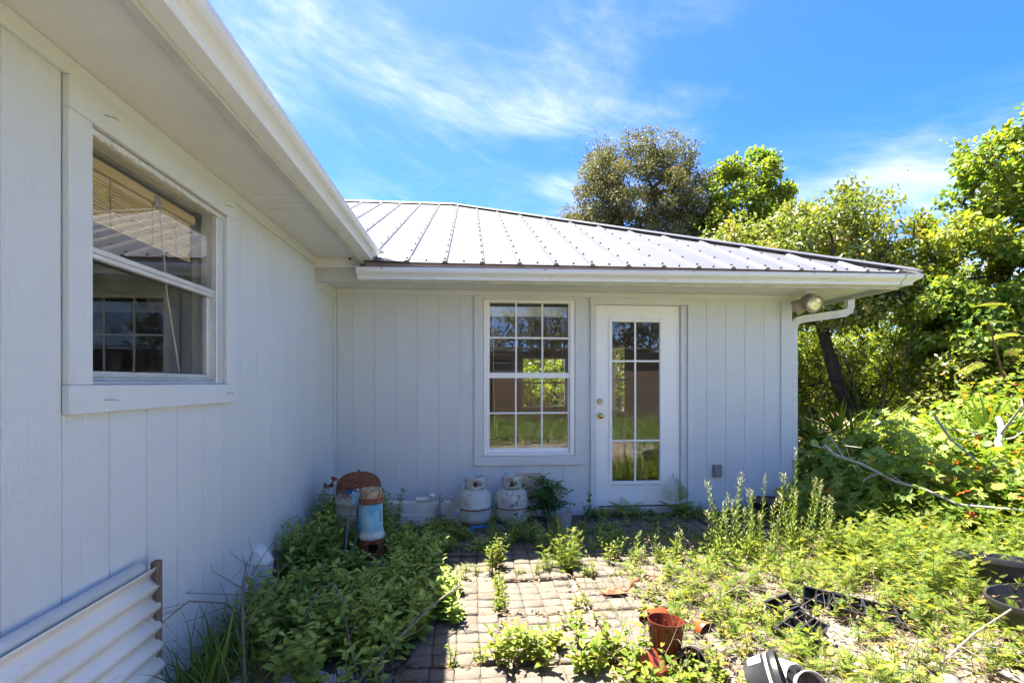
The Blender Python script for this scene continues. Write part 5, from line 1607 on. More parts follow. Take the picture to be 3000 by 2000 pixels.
tag(o, 'bright feathery weeds spreading over the sunny sand beside the patio', 'weeds', kind='stuff')
fb = FB()
for k in range(230):
    x = U(.5, 2.7); y = U(1.92, 3.3)
    if (x < .95 and y > 2.25) or (1.02 < x < 1.5 and y < 2.12): continue
    if (x - .905) ** 2 + (y - 2.22) ** 2 < .12 ** 2 or (1.75 < x < 2.3 and 2.25 < y < 2.7): continue
    weed(fb, (x, y, 0), U(.06, .17), rng.choice((1, 2)), rng.choice(('ov', 'ovn', 'ovn')), U(.04, .065), .6, rr=(.1, 1))
o = fb.build('yellowing_weeds', ['lf_sun', 'stemred'])
tag(o, 'small yellowing weeds scattered among the pots and trays', 'weeds', kind='stuff')
fb = FB()
for k in range(260):
    x = U(2.6, 4.6); y = U(2.5, 4.1)
    if (x - 3.20) ** 2 + (y - 2.66) ** 2 < .25 ** 2: continue
    weed(fb, (x, y, -.01), U(.22, .46), rng.choice((2, 3)), rng.choice(('feather', 'fine', 'feather')), U(.07, .10), .5, rr=(0, .9))
o = fb.build('tall_feathery_weeds', ['lf_feather', 'stem'])
tag(o, 'knee high feathery yellow-green weeds behind the black tubs', 'weeds', kind='stuff')

# ---- tall bristly stalks
for (x, y, h, lx) in ((1.88, 3.44, .60, -.16), (1.98, 3.50, .66, .02), (2.05, 3.42, .55, -.05), (2.12, 3.52, .62, .05), (2.20, 3.40, .46, .03), (2.28, 3.48, .46, .08), (2.42, 3.56, .82, .03), (2.46, 3.50, .64, -.08), (2.50, 3.55, .58, .16),
                    (1.95, 3.36, .42, -.08), (2.10, 3.34, .40, .0), (2.68, 3.64, .56, .02), (2.88, 3.7, .54, .03), (2.60, 3.42, .44, .04), (1.78, 3.42, .38, -.04), (1.50, 3.45, .24, 0), (1.22, 3.50, .22, .02), (1.36, 3.44, .20, 0),
                    (2.35, 3.38, .50, -.02), (2.56, 3.36, .48, .06), (2.75, 3.5, .46, -.03), (1.84, 3.5, .50, .06)):
    plant('bristly_stalk', 'tall thin yellow-green stalk with bristly twigs and whitish tip', 'weed stalk', (x, y, 0),
          lambda f: ([stalk(f, (U(-.03, .03), U(-.03, .03), 0), h * U(.55, 1.0) if q else h, (lx + U(-.05, .05), U(-.04, .04)), .055) for q in range(3)], [weed(f, (U(-.04, .04), U(-.04, .04), 0), U(.08, .14), 2, 'fine', .06, .5) for q in range(2)]), ['lf_stalk', 'stem'], 'bristly stalks at the patio edge')

# ---- ferns
def frond(f, base, a, L, el, tpl='fern', r=.4):
    base = Vector(base); d = unit(a, R(el)); side = Vector((-math.sin(a), math.cos(a), 0))
    n = 13
    for k in range(n):
        t = .22 + .76 * k / n; p = base + d * (L * t) + Vector((0, 0, -L * .25 * t * t)); pl = L * .36 * (1 - .85 * ((t - .22) / .78)) * (1 if k else .8)
        for s in (-1, 1): f.leaf('fine', p, side * s + d * .45 + Vector((0, 0, -.1)), (U(-.1, .1), U(-.1, .1), 1), pl, U(0, .8))
    f.leaf('fine', base + d * L * .93 + Vector((0, 0, -L * .23)), d, (0, 0, 1), L * .12, .4)
    f.tube([base, base + d * L * .5 + Vector((0, 0, -L * .06)), base + d * L * .97 + Vector((0, 0, -L * .24))], [.003, .002, .001], 4)
plant('fern', 'fern with one upright frond against the door frame', 'fern', (2.02, 4.66, .0), lambda f: [frond(f, (0, 0, .05), a, L, el) for a, L, el in ((1.65, .46, 80), (.2, .26, 35), (2.9, .24, 40), (-1.2, .26, 35), (-2.2, .22, 45), (-.4, .24, 30))], ['lf_weed', 'stem'])
plant('fern', 'low fern spreading in front of the door threshold', 'fern', (1.52, 4.62, .0), lambda f: [frond(f, (0, 0, .02), a, L, el) for a, L, el in ((1.7, .26, 55), (2.6, .28, 45), (.4, .26, 45), (-1.2, .22, 40), (-2.6, .24, 38))], ['lf_weed', 'stem'])
plant('fern', 'dark fern behind the pressure tank against the side wall', 'fern', (-1.12, 4.25, .12), lambda f: [frond(f, (0, 0, .0), a, L, el) for a, L, el in ((.4, .40, 55), (1.4, .34, 60), (-.8, .40, 45), (-1.6, .36, 50), (2.6, .26, 50))], ['lf_weed', 'stem'])

# ---- the shrub beside the second cylinder
def nandina(f):
    for k in range(11):
        a = U(0, 6.28); h = U(.28, .48); b = Vector((U(-.1, .1), U(-.04, .04), 0)); tip = b + Vector((math.cos(a) * .22, math.sin(a) * .12, h))
        f.tube([b, b.lerp(tip, .5) + Vector((0, 0, .04)), tip], [.004, .003, .002], 4)
        for q in range(7):
            t = .35 + .65 * q / 7; p = b.lerp(tip, t); aa = U(0, 6.28)
            f.leaf('pinn', p, unit(aa, R(U(-10, 35))), (U(-.3, .3), U(-.3, .3), 1), U(.12, .18), U(0, .6))
plant('dark_shrub', 'dark green shrub with pointed leaflets beside the stained cylinder', 'shrub', (.74, 4.60, 0), nandina, ['lf_dark', 'stemred'])
plant('pale_weed', 'pale yellow-green weed with drooping leaves before the torn bag', 'weed', (-.22, 4.05, 0), lambda f: [weed(f, (U(-.1, .1), U(-.05, .05), 0), U(.22, .36), 1, 'lance', .08, .8, nodes=9, rr=(.6, 1)) for q in range(6)], ['lf_sun', 'stem'])
plant('leafy_shoot', 'thin leafy shoot between the dark shrub and the door', 'weed', (1.09, 4.5, 0), lambda f: [weed(f, (U(-.04, .04), U(-.03, .03), 0), U(.2, .38), 1, 'ov', .07, .15, nodes=10, rr=(0, .4)) for q in range(3)], ['lf_dark', 'stem'])

# ---- grass blades, dry litter
fb = FB()
for k in range(260):
    x = U(-1.2, -.9); y = U(2.1, 2.75); fb.leaf('blade', (x, y, 0), unit(U(0, 6.28), R(U(40, 85))), (U(-1, 1), U(-1, 1), .4), U(.10, .34), U(0, 1))
for k in range(90):
    x = U(-.55, -.3); y = U(2.5, 2.75); fb.leaf('blade', (x, y, 0), unit(U(0, 6.28), R(U(50, 85))), (U(-1, 1), U(-1, 1), .4), U(.12, .24), U(0, .7))
for k in range(500):
    x = U(.7, 3.2); y = U(1.9, 3.6); fb.leaf('blade', (x, y, 0), unit(U(0, 6.28), R(U(30, 85))), (U(-1, 1), U(-1, 1), .4), U(.06, .16), U(.2, 1))
for k in range(40):
    x = U(-1.2, -1.05); y = U(2.05, 2.2); fb.leaf('blade', (x, y, 0), unit(U(0, 6.28), R(U(60, 88))), (U(-1, 1), U(-1, 1), .4), U(.2, .5), U(0, .7))
o = fb.build('grass', ['lf_grass']); tag(o, 'thin grass blades between the weeds and by the corrugated sheet', 'grass', kind='stuff')

fb = FB()
for k in range(5200):
    z = U(0, 1)
    if z < .62: x = U(.6, 3.2); y = U(1.9, 3.5)
    elif z < .80: x = U(-1.25, -.2); y = U(2.05, 3.0)
    else:
        x = .175 + .497 * rng.choice((-1, 0, 1, 2)) + rng.gauss(0, .03); y = U(2.0, 3.7)
        if rng.random() < .5: x = U(-.2, 1.6); y = 3.21 - .478 * rng.choice((0, 1, 2)) + rng.gauss(0, .025)
    if x < .95 and z < .62 and y > 2.3: continue
    fb.leaf(rng.choice(('dian', 'dian', 'dia', 'lance')), (x, y, U(.004, .025)), unit(U(0, 6.28), R(U(-8, 18))), (U(-.4, .4), U(-.4, .4), 1), U(.012, .05) if z > .62 else U(.015, .06), U(0, 1))
for k in range(900):
    x = U(.7, 3.1); y = U(1.9, 3.2); a = U(0, 6.28); L = U(.05, .22); p = Vector((x, y, U(.004, .03))); q = p + Vector((math.cos(a) * L, math.sin(a) * L, U(-.01, .05)))
    fb.tube([p, p.lerp(q, .5) + Vector((U(-.01, .01), U(-.01, .01), .005)), q], [.0016, .0014, .001], 3)
for k in range(420):
    x = U(.6, 3.2); y = U(1.92, 3.5); a = U(0, 6.28); h = U(.06, .26); ln = U(.1, .9)
    if x < .95 and y > 2.35: continue
    p = Vector((x, y, 0)); q = p + Vector((math.cos(a) * h * ln, math.sin(a) * h * ln, h))
    fb.tube([p, p.lerp(q, .5) + Vector((U(-.02, .02), U(-.02, .02), .02)), q], [.0017, .0014, .0008], 3)
    for m_ in range(3): fb.leaf('dian', p.lerp(q, U(.4, 1)), unit(U(0, 6.28), R(U(-40, 40))), (U(-1, 1), U(-1, 1), 1), U(.015, .04), U(.2, 1))
o = fb.build('leaf_litter', ['lf_dead', 'dead']); tag(o, 'brown dry leaves and straw littering the sand and joints', 'leaf litter', kind='stuff')

# ---- dead branches lying about
def branch(name, label, pts, r0, r1, twigs, mat='dead', seed=1, tl=.25, up=.25):
    r = random.Random(seed); P = [Vector(p) for p in pts]
    m = MB(); n = len(P); m.tube(P, [r0 + (r1 - r0) * i / (n - 1) for i in range(n)], 7)
    for k in range(twigs):
        i = r.randrange(n - 1); t = r.random(); b = P[i].lerp(P[i + 1], t); d = (P[i + 1] - P[i]).normalized()
        a = Vector((r.gauss(0, 1), r.gauss(0, 1), r.gauss(up, .6))).normalized(); L = tl * r.uniform(.4, 1.2)
        q = b + (d * .5 + a).normalized() * L; q2 = q + (d * .4 + Vector((r.gauss(0, 1), r.gauss(0, 1), r.gauss(.1, .6))).normalized() * .6) * L * .6
        rr_ = (r0 + (r1 - r0) * (i + t) / (n - 1)) * .5
        m.tube([b, q, q2], [rr_, rr_ * .6, rr_ * .3], 5)
    o = m.build(name, mat, None, org=tuple(P[0]), smooth=True); tag(o, label, 'branch'); return o
branch('dead_branch', 'thin dead branch leaning out of the weeds towards the vent hood', [(-.95, 2.16, .0), (-1.0, 2.25, .15), (-1.08, 2.42, .34), (-1.13, 2.58, .40), (-1.17, 2.66, .36)], .009, .003, 16, seed=2, tl=.22)
branch('dead_branch', 'forked dry branch lying across the front of the weed bed', [(-.50, 2.10, .02), (-.42, 2.22, .08), (-.30, 2.36, .14), (-.18, 2.52, .19), (-.06, 2.66, .22)], .008, .004, 6, seed=3, tl=.16)
branch('dead_branch', 'pale arched twig standing over the broadleaf weeds', [(-.48, 2.16, .02), (-.55, 2.28, .14), (-.62, 2.42, .27), (-.68, 2.50, .32), (-.74, 2.46, .30), (-.78, 2.36, .2)], .006, .003, 5, seed=5, tl=.14)
branch('dead_branch', 'wiry grey twig spread flat against the side wall', [(-1.05, 2.5, .1), (-1.15, 2.4, .28), (-1.2, 2.2, .38), (-1.22, 2.02, .36)], .005, .002, 12, seed=6, tl=.18)
branch('fallen_branch', 'long pale lichen covered branch lying across the creeper bush', [(3.02, 3.95, .78), (3.10, 3.94, .70), (3.28, 3.86, .63), (3.48, 3.74, .50), (3.62, 3.62, .46), (3.80, 3.52, .36), (4.2, 3.40, .34), (4.8, 3.2, .34)], .014, .008, 6, mat='lichen', seed=8, tl=.3)
branch('fallen_branch', 'thin dry branch crossing the creepers near the fan leaves', [(4.3, 4.2, 1.0), (4.35, 4.1, .8), (4.5, 3.9, .55), (4.7, 3.6, .38)], .012, .006, 6, mat='lichen', seed=9, tl=.25)
branch('fallen_branch', 'thick twisted grey limb rising from the creeper bush', [(5.0, 4.0, .2), (4.95, 4.15, .55), (5.0, 4.25, .75), (5.1, 4.3, .88), (5.12, 4.35, .98)], .035, .024, 4, mat='lichen', seed=10, tl=.3)
branch('dry_stick', 'orange-brown dry stick lying in front of the large tubs', [(2.1, 2.02, .06), (2.35, 2.1, .14), (2.6, 2.15, .22)], .006, .004, 4, seed=12, tl=.12)
branch('dry_stick', 'bent straw coloured stem arching over the sunny weeds', [(1.25, 2.5, .02), (1.38, 2.62, .12), (1.55, 2.68, .16), (1.75, 2.66, .10), (1.9, 2.62, .02)], .004, .003, 3, seed=13, tl=.1)
# ================================================================== trees and thickets
def sample_lobes(lobes, n, mind, seed, shell=.55):
    """points spread through a union of ellipsoids, denser towards the outside"""
    g = np.random.default_rng(seed); vol = np.array([l[3] * l[4] * l[5] for l in lobes]) ** .8; vol /= vol.sum()
    pts = []; tries = 0
    while len(pts) < n and tries < n * 60:
        tries += 1
        l = lobes[g.choice(len(lobes), p=vol)]
        d = g.normal(size=3); d /= np.linalg.norm(d); r = g.uniform(shell ** 3, 1) ** (1 / 3)
        r *= 1 + .12 * math.sin(5 * d[0] + 3 * d[2] + seed) + .10 * math.sin(9 * d[1] + 4 * d[0])
        p = np.array(l[:3]) + d * r * np.array(l[3:6])
        if p[2] < .1: continue
        if pts and np.min(np.linalg.norm(np.array(pts) - p, axis=1)) < mind: continue
        pts.append(p)
    return np.array(pts)

def skeleton(fbm, root, trunk_top, pts, r_tip, r_base, seed, wob=.06):
    """joins every clump to the nearest wood already grown; thickness by load"""
    r = random.Random(seed)
    nodes = []; par = []
    root = np.array(root, float); top = np.array(trunk_top, float)
    K = 7
    for k in range(K):
        t = k / (K - 1); p = root + (top - root) * t
        if 0 < k < K - 1: p = p + np.array([r.gauss(0, wob), r.gauss(0, wob), 0])
        nodes.append(p); par.append(k - 1)
    order = np.argsort(np.linalg.norm(pts - top, axis=1))
    for i in order:
        p = pts[i]; A = np.array(nodes[2:])
        d = np.linalg.norm(A - p, axis=1) + np.maximum(0, A[:, 2] - p[2]) * 1.2
        j = int(np.argmin(d)) + 2; b = nodes[j]
        m = (b + p) / 2 + np.array([r.gauss(0, wob), r.gauss(0, wob), r.gauss(.03, wob)]) * np.linalg.norm(p - b)
        nodes.append(m); par.append(j); nodes.append(p); par.append(len(nodes) - 2)
    load = np.ones(len(nodes))
    for i in range(len(nodes) - 1, 0, -1):
        if par[i] >= 0: load[par[i]] += load[i]
    rad = r_tip + (r_base - r_tip) * (load / load[0]) ** .52
    for i in range(1, len(nodes)):
        j = par[i]
        fbm.tube([Vector(nodes[j]), Vector(nodes[i])], [min(rad[j], rad[i] * 1.5), rad[i]], 6 if rad[i] > .02 else 4, cap=False)

def clump_leaves(fb, pts, per, rad, tpl, L, seed, center=None, outw=.5, droop=.2, flat=.7, rr=(0, 1)):
    g = np.random.default_rng(seed + 100)
    n = len(pts) * per
    C = np.repeat(pts, per, 0); cr = np.repeat(g.uniform(.65, 1.2, len(pts)), per)
    d = g.normal(size=(n, 3)); d /= np.linalg.norm(d, axis=1, keepdims=True)
    r = g.uniform(.1, 1, n) ** (1 / 2.2)
    off = d * (r * rad * cr)[:, None]; off[:, 2] *= flat
    P = C + off
    keep = P[:, 2] > .02
    out = P - (np.array(center) if center is not None else pts.mean(0)); out /= np.linalg.norm(out, axis=1, keepdims=True) + 1e-6
    D = g.normal(size=(n, 3)) * .8 + out * outw + d * .5; D[:, 2] -= droop
    N = g.normal(size=(n, 3)) * .55 + out * .5 + np.array([0, 0, .7])
    S = L * g.uniform(.65, 1.25, n); tone = np.repeat(g.normal(0, .12, len(pts)), per)
    Rn = np.clip(g.uniform(rr[0], rr[1], n) ** 1.2 * .9 + tone, 0, 1)
    fb.bulk(tpl, P[keep], D[keep], N[keep], S[keep], Rn[keep])

def shoots(count, L, tpl, leaf, seed, lean=.5, step=.05):
    """leafy shoots standing out of the top and sides of a crown"""
    def fn(fb, pts):
        g = random.Random(seed); c = pts.mean(0); top = np.percentile(pts[:, 2], 55)
        out = [p for p in pts if p[2] > top]
        for k in range(count):
            p = Vector(g.choice(out)); o = (p - Vector(c)); o.z = 0
            if o.length: o.normalize()
            d = (Vector((0, 0, 1)) + o * g.uniform(0, lean) + Vector((g.gauss(0, .25), g.gauss(0, .25), 0))).normalized(); n = L * g.uniform(.5, 1.2)
            q = .15
            while q < n:
                b = p + d * q + Vector((0, 0, -.12 * q * q))
                fb.leaf(tpl, b, unit(g.uniform(0, 6.28), R(g.uniform(0, 60))), (g.gauss(0, .4), g.gauss(0, .4), 1), leaf * g.uniform(.6, 1.1) * (1.1 - .4 * q / n), g.random() * .8)
                q += step * g.uniform(.6, 1.3)
    return fn

def tree(name, label, cat, root, top, lobes, n, mind, per, rad, tpl, L, leafm, barkm, seed, r_base=.12, r_tip=.006, center=None, group=None, shell=.5, droop=.2, extra=None, wob=.06, flat=.7):
    pts = sample_lobes(lobes, n, mind, seed, shell)
    t = thing(name, label, cat, root, group=group)
    loc = tuple(-Vector(root))
    mb = MB(); skeleton(mb, root, top, pts, r_tip, r_base, seed, wob)
    mb.build('trunk', barkm, t, smooth=True, angle=60).location = loc
    fb = FB(); clump_leaves(fb, pts, per, rad, tpl, L, seed, center, droop=droop, flat=flat)
    if extra: extra(fb, pts)
    fb.build('crown', [leafm], t, loc)
    return t

# grey live oak behind the roof
tree('oak_tree', 'grey-green oak with open airy crown rising behind the metal roof', 'tree', (6.2, 16.5, 0), (6.1, 16.4, 5.2),
     [(5.7, 16.2, 7.3, 2.3, 1.7, 2.2), (3.9, 16.0, 6.5, 1.1, 1.3, 1.5), (7.3, 16.2, 6.9, 1.3, 1.4, 1.9), (5.1, 16.2, 8.7, 1.2, 1.2, 1.3), (6.7, 16.3, 8.7, .9, 1.0, 1.1), (5.2, 15.6, 5.2, 2.5, 1.5, 1.2), (8.2, 16.0, 6.0, 1.2, 1.3, 1.6), (4.4, 16.0, 7.6, 1.0, 1.1, 1.1)],
     430, .28, 230, .38, 'dia', .085, 'lf_oak', 'bark', 21, .20, .010, shell=.25, extra=shoots(150, .95, 'dia', .085, 5))
# vine covered crown beside it
tree('vine_covered_tree', 'dome of bright vine leaves over a tree right of the grey oak', 'tree', (9.0, 15.4, 0), (8.9, 15.3, 4.0),
     [(8.9, 15.2, 6.6, 1.1, 1.1, 2.2), (9.7, 15.2, 5.6, 1.1, 1.1, 1.7), (8.3, 15.2, 5.2, 1.2, 1.0, 1.8), (9.0, 15.2, 4.0, 1.8, 1.2, 1.4)],
     260, .25, 190, .36, 'diaw', .12, 'lf_vine', 'bark', 22, .16, .010, shell=.65, droop=.7, extra=shoots(40, .5, 'diaw', .10, 6))
# light leafy tree close behind the house corner, leaning dark trunk
tree('leafy_tree', 'small leafy tree with leaning dark trunk just behind the house corner', 'tree', (6.85, 8.1, 0), (6.05, 8.1, 2.7),
     [(5.7, 8.2, 3.6, 1.5, 1.1, .9), (6.9, 8.1, 3.7, 1.1, 1.0, .8), (4.7, 8.2, 3.2, .9, .9, .7), (6.1, 7.9, 2.9, 1.7, 1.0, .6), (7.5, 8.1, 3.1, .8, .9, .7), (6.3, 8.2, 4.3, .7, .7, .45)],
     270, .22, 120, .27, 'dia', .085, 'lf_mid', 'barkdark', 23, .10, .006, shell=.3, droop=.3, extra=shoots(110, .55, 'dia', .075, 7))
# tall vine curtain at the right
tree('vine_covered_tree', 'tall tree smothered in yellow-green vines beyond the fan leaves', 'tree', (8.6, 7.2, 0), (8.6, 7.2, 3.4),
     [(8.7, 7.1, 4.2, 1.0, 1.0, 1.25), (8.0, 6.9, 3.0, 1.0, 1.0, 1.3), (9.3, 7.0, 3.6, 1.1, 1.1, 1.6), (8.2, 6.7, 1.8, 1.5, 1.0, 1.2), (9.2, 6.6, 1.9, 1.4, 1.1, 1.4), (7.5, 6.9, 2.2, .7, .8, .9)],
     290, .22, 150, .27, 'diaw', .095, 'lf_vine', 'barkdark', 24, .13, .008, shell=.6, droop=.7, extra=shoots(60, .6, 'diaw', .085, 8, 1.2))
# dark glossy bushes in the gap beside the house
for i, (lab, root, lobes, n, per, tpl, L, lm, sd) in enumerate((
    ('dark glossy bush filling the gap right behind the downspout', (5.6, 9.3, 0), [(5.6, 9.4, 1.7, 1.5, .8, 1.2), (6.8, 9.3, 1.3, 1.0, .7, 1.0), (4.8, 8.6, .9, .8, .7, .9)], 170, 90, 'dia', .065, 'lf_mid', 31),
    ('light green bush with ferny shoots behind the leaning trunk', (7.2, 9.2, 0), [(7.2, 9.2, 1.5, 1.5, .9, 1.3), (8.4, 9.2, 1.7, 1.2, .9, 1.5), (6.0, 9.6, 1.2, 1.2, .9, 1.1)], 200, 100, 'dian', .11, 'lf_vine', 32),
    ('mixed glossy bush below the vine curtain', (7.4, 6.5, 0), [(7.3, 6.5, .9, .9, .7, .9), (8.0, 6.0, 1.0, .9, .8, .9)], 150, 90, 'dia', .07, 'lf_mid', 33),
    ('tall yellow-green thicket far behind the gap beside the house', (8.5, 12.5, 0), [(6.5, 12.6, 1.8, 1.6, 1.0, 1.8), (8.6, 12.6, 2.2, 1.6, 1.0, 2.2), (10.6, 12.2, 2.4, 1.6, 1.0, 2.4), (12.6, 11.5, 2.4, 1.6, 1.0, 2.6), (4.6, 13.4, 1.6, 1.6, .8, 1.7)], 330, 80, 'diaw', .12, 'lf_vine', 34),
    ('sunlit bush outside the far window of the room', (1.8, 14.2, 0), [(1.0, 14.2, .9, 1.2, .7, 1.0), (2.6, 14.2, 1.0, 1.3, .7, 1.1), (-.5, 14.3, .9, 1.0, .7, 1.0)], 170, 90, 'diaw', .10, 'lf_vine', 35),
)):
    tree('bush', lab, 'bush', root, (root[0], root[1], .5), lobes, n, .2, per, .26, tpl, L, lm, 'barkdark', sd, .05, .006, shell=.45, droop=.3)

# bare twiggy stems between the bushes
for i in range(7):
    x = 4.7 + i * .38 + U(-.1, .1); y = 7.0 + U(-.3, .5)
    branch('bare_stem', 'thin dark bare stem leaning between the glossy bushes', [(x, y, 0), (x + U(-.2, .2), y, .7), (x + U(-.5, .3), y + U(-.2, .2), 1.5), (x + U(-.8, .3), y, 2.2)], .016, .005, 9, 'barkdark', 60 + i, .5)
    COL.objects[-1]['group'] = 'bare stems in the thicket'

# ---- creeper mound right of the house: leaves of five on arching canes
def mound(name, label, hills, n, tpl, L, lm, seed, per=16, rad=.16, tpl2=None, group=None):
    g = random.Random(seed); root = (hills[0][0], hills[0][1], 0)
    t = thing(name, label, 'bush', root, group=group); off = Vector(root)
    fb = FB(); st = MB()
    for (hx, hy, hh, ra, rb) in hills:
        for k in range(int(n * ra * rb)):
            a = g.uniform(0, 6.28); q = math.sqrt(g.random()); x = hx + ra * q * math.cos(a); y = hy + rb * q * math.sin(a)
            top = hh * max(0.08, (1 - q * q)) ** .6
            z = top * (1 - .75 * g.random() ** 2.2)
            b = Vector((x, y, z))
            if g.random() < .35:
                s = Vector((hx + (x - hx) * .55, hy + (y - hy) * .55, 0)); st.tube([s - off, (s + b) / 2 - off + Vector((0, 0, .15)), b - off], [.006, .005, .003], 4, cap=False)
            for m in range(per):
                d = Vector((g.gauss(0, 1), g.gauss(0, 1), g.gauss(0, .6))); p = b + d * rad * .5
                if p.z < .02: p.z = .02 + g.random() * .05
                ov = Vector(((p.x - hx) / ra, (p.y - hy) / rb, .8)).normalized()
                dr = Vector((g.gauss(0, .8), g.gauss(0, .8), g.gauss(-.15, .4))) + ov * .3
                fb.leaf(tpl if (tpl2 is None or g.random() < .7) else tpl2, p - off, dr, (ov.x + g.gauss(0, .4), ov.y + g.gauss(0, .4), ov.z + g.gauss(.3, .3)), L * g.uniform(.6, 1.2), g.random())
    if st.v: st.build('canes', 'stemred', t, smooth=True)
    fb.build('leaves', [lm], t)
    return t
mound('creeper_bush', 'dark green creeper bush with leaves of five beside the downspout', [(3.85, 4.75, .72, .6, .55), (4.4, 4.85, .92, .7, .6), (3.55, 4.3, .52, .45, .45)], 260, 'palm5', .085, 'lf_weed', 71, 14, .17, 'round')
mound('creeper_bush', 'sunlit yellow-green creeper bush under the fallen branch', [(3.65, 3.95, .62, .6, .45), (4.3, 3.9, .62, .7, .55), (4.95, 3.9, .70, .7, .6)], 240, 'palm5', .08, 'lf_creeper', 72, 13, .16, 'round')
mound('creeper_bush', 'tall bank of round-leaved vines rising at the right of the fan leaves', [(5.6, 5.0, 1.15, .8, .7), (6.4, 5.2, 1.45, .9, .8), (5.3, 4.3, .9, .7, .6)], 190, 'round', .075, 'lf_creeper', 73, 13, .18, 'diaw')
mound('creeper_bush', 'low leafy vines hugging the ground behind the fan leaves', [(5.0, 6.0, .75, 1.0, .8), (6.0, 6.2, .85, .9, .7), (4.2, 6.2, .6, .7, .7)], 150, 'dia', .08, 'lf_mid', 74, 13, .18, None)

# ---- palmettos
def palmetto(label, loc, n, L, seed, dead=0, lm='lf_palm'):
    g = random.Random(seed); t = thing('palmetto', label, 'palmetto', loc)
    fb = FB(); st = MB(); fd = FB()
    for k in range(n):
        a = 6.28 * k / n + g.uniform(-.3, .3); el = g.uniform(30, 72); d = unit(a, R(el)); s = L * g.uniform(.45, .75); p = d * s
        st.tube([(0, 0, 0), tuple(p * .5 + Vector((0, 0, .03))), tuple(p)], [.010, .008, .006], 5, cap=False)
        side = Vector((-math.sin(a), math.cos(a), 0)); up = side.cross(d) * -1
        isd = k < dead
        for b in range(17):
            w = R(-82 + 164 * b / 16); dr = d * math.cos(w) + side * math.sin(w) + Vector((0, 0, .08 - (.5 if isd else 0)))
            (fd if isd else fb).leaf('strap', p, dr, d * -.2 + Vector((0, 0, 1)) + side * g.gauss(0, .2), L * g.uniform(.62, .80) * (1 - .25 * abs(w) / 1.5), g.random())
    st.build('leaf_stalks', 'stem', t, smooth=True); fb.build('fans', [lm], t)
    if dead: fd.build('dead_fans', ['lf_dead'], t)
palmetto('bright palmetto with broad yellow-green fan leaves at the edge of the thicket', (5.45, 4.75, .30), 8, .85, 81)
palmetto('palmetto with some brown dead fans below the leaning trunk', (4.7, 5.7, .15), 10, .95, 82, 4)
palmetto('dark palmetto among the creepers beside the house corner', (4.15, 5.3, .1), 8, .75, 83, 1)

# ---- feathery acacia sprays reaching in at the right
def sprays(f):
    for k in range(7):
        b = Vector((U(.1, .8), U(-.3, .3), U(.2, 1.1))); a = U(2.4, 3.9); d = unit(a, R(U(-25, 25)))
        L = U(.28, .42)
        f.tube([b, b + d * L * .5, b + d * L + Vector((0, 0, -.08))], [.004, .003, .002], 4)
        side = Vector((-math.sin(a), math.cos(a), 0))
        for q in range(9):
            t = .15 + .85 * q / 9; p = b + d * L * t + Vector((0, 0, -.08 * t * t))
            for s in (-1, 1): f.leaf('mimosa', p, side * s + d * .5 + Vector((0, 0, -.25)), (0, 0, 1), L * .36 * (1 - .35 * t), U(0, .9))
    f.tube([(.6, .2, -1.2), (.4, .1, 0), (0, 0, .9)], [.02, .014, .008], 5)
plant('mimosa_shrub', 'shrub with fine feathery compound leaves overhanging at the thicket edge', 'shrub', (6.15, 5.35, 1.2), sprays, ['lf_mid', 'stemred'])

# ---- the wood closing the view all round
def wood(name, label, pts_fn, n, L, seed):
    g = np.random.default_rng(seed); P = np.array([pts_fn(g) for _ in range(n)])
    fb = FB(); clump_leaves(fb, P, 26, .75, 'diaw', L, seed, center=(1.0, 4.0, 1.0), outw=-.3, droop=.4)
    o = fb.build(name, ['lf_mid']); tag(o, label, 'woodland', kind='stuff')
def ring(g):
    a = g.uniform(R(-22), R(95)); rr_ = g.uniform(20, 28); h = 3.2 + 1.0 * math.sin(a * 7) + .7 * math.sin(a * 17 + 1)
    return (math.cos(a) * rr_ + 1.0, math.sin(a) * rr_, h * g.random() ** 1.15)
wood('distant_woodland', 'distant scrub closing the view behind house and trees', ring, 1700, .30, 91)

mound('creeper_bush', 'wide bank of vines running from the thicket into the side yard', [(6.6, 3.9, .9, 1.1, .9), (7.9, 3.6, 1.1, 1.2, 1.0), (7.4, 5.2, 1.5, 1.2, .9)], 70, 'round', .11, 'lf_creeper', 75, 11, .22, 'diaw')
mound('creeper_bush', 'low tangle of vines out in the sandy side yard', [(5.9, 2.2, .5, .9, .8), (7.6, 1.6, .6, 1.1, .9), (9.2, 2.2, .9, 1.1, 1.0)], 70, 'palm5', .12, 'lf_creeper', 76, 10, .22, None)
tree('bush', 'rounded scrub bush at the far side of the side yard', 'bush', (11.5, 3.5, 0), (11.5, 3.5, .5), [(11.5, 3.5, 1.4, 1.6, 1.3, 1.3), (12.5, 1.2, 1.2, 1.5, 1.2, 1.2), (12.0, 6.2, 1.8, 1.6, 1.3, 1.8)], 190, .28, 70, .36, 'diaw', .13, 'lf_mid', 'barkdark', 36, .06, .006, shell=.45)
fb = FB()
for k in range(5200):
    x = U(3.3, 10.5); y = U(-3.0, 3.4); fb.leaf('blade', (x, y, -.02), unit(U(0, 6.28), R(U(35, 85))), (U(-1, 1), U(-1, 1), .4), U(.10, .34), U(.1, 1))
for k in range(420):
    x = U(3.3, 9.5); y = U(-2.5, 3.4)
    weed(fb, (x, y, -.02), U(.12, .36), 2, rng.choice(('feather', 'fine', 'ovn')), U(.08, .13), .5, nodes=7, rr=(0, .95))
o = fb.build('side_yard_grass', ['lf_grass', 'stem']); tag(o, 'grass and weeds thinly covering the sandy side yard', 'grass', kind='stuff')

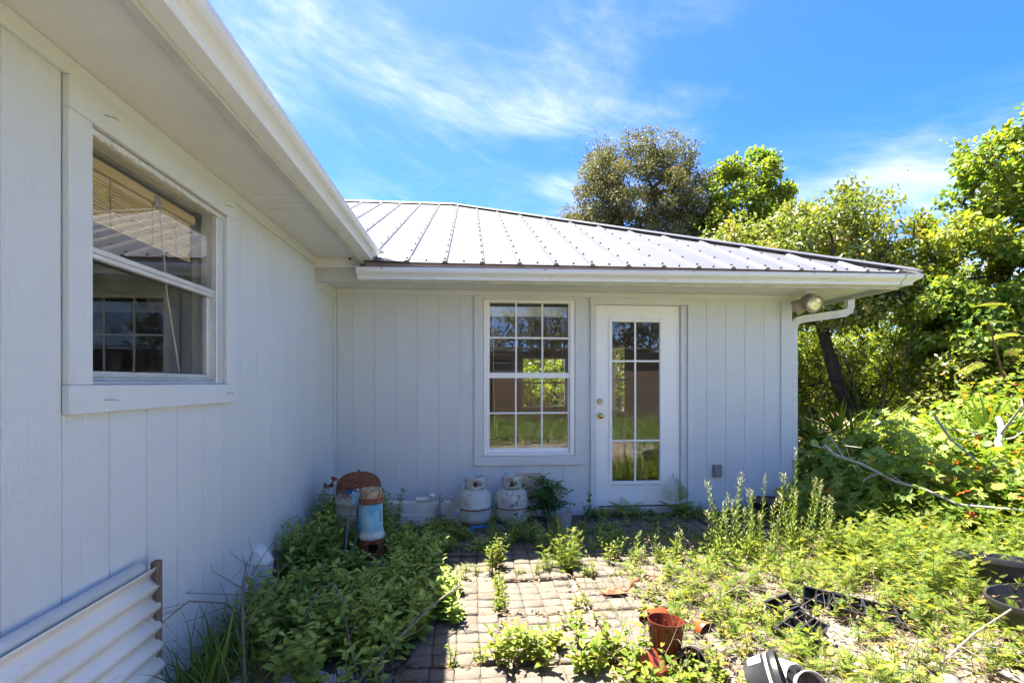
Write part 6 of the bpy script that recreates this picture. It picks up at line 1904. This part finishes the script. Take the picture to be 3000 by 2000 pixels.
# ================================================================== the yard behind the camera (mirrored in the glass)
def fence():
    t = thing('wooden_fence', 'tall brown board fence across the yard', 'fence', (2.0, -5.4, 0))
    r = random.Random(12)
    x = -3.5
    for k in range(7):
        MB().box(x + k * 2.0 - .05, x + k * 2.0 + .05, .02, .12, 0, 2.35).build('post', 'fencewood', t)
    for s in range(6):
        for k in range(12):
            a = x + s * 2.0; z = .08 + k * .185
            MB().hexa([(a, 0 + r.uniform(-.008, .008), z), (a + 1.99, 0, z), (a + 1.99, .022, z), (a, .022, z), (a, 0, z + .1835), (a + 1.99, 0, z + .1835), (a + 1.99, .022, z + .1835), (a, .022, z + .1835)]).build('plank', 'fencewood', t)
    MB().box(x - .05, x + 12.1, -.05, .17, 2.36, 2.40).build('cap_rail', 'oldwood', t)
fence()
tree('yard_tree', 'broad dark tree behind the board fence', 'tree', (5.5, -8.5, 0), (5.5, -8.5, 2.5), [(5.4, -8.5, 4.6, 2.2, 1.6, 2.2), (7.4, -8.2, 4.4, 1.8, 1.4, 2.2), (3.6, -8.6, 3.6, 1.3, 1.2, 1.4)], 190, .35, 85, .45, 'dia', .12, 'lf_oak', 'bark', 95, .18, .01, shell=.4)
tree('yard_tree', 'rounded bushy tree at the end of the board fence', 'tree', (-.2, -9.5, 0), (-.2, -9.5, 1.8), [(0.2, -9.5, 2.9, 1.7, 1.2, 1.4), (-2.4, -9.8, 2.5, 1.6, 1.2, 1.2), (2.4, -9.6, 2.9, 1.4, 1.2, 1.3)], 150, .35, 80, .42, 'dia', .12, 'lf_oak', 'bark', 96, .14, .01, shell=.4)
fb = FB()
for k in range(900):
    x = U(-3, 8.5); y = U(-5.2, -1.0)
    if k < 250: x = U(-1.2, 1.5) if U(0, 1) < .3 else U(.5, 8)
    weed(fb, (x, y, 0), U(.15, .55) * (1.3 if y < -3.5 else .8), 2, rng.choice(('feather', 'ovn', 'lance')), U(.09, .15), .5, nodes=7, rr=(0, .95))
for k in range(6000):
    x = U(-3, 8.5); y = U(-5.2, -.6); fb.leaf('blade', (x, y, 0), unit(U(0, 6.28), R(U(35, 85))), (U(-1, 1), U(-1, 1), .4), U(.15, .42), U(0, 1))
o = fb.build('yard_grass', ['lf_grass', 'stem']); tag(o, 'long grass and weeds of the open yard in front of the board fence', 'grass', kind='stuff')
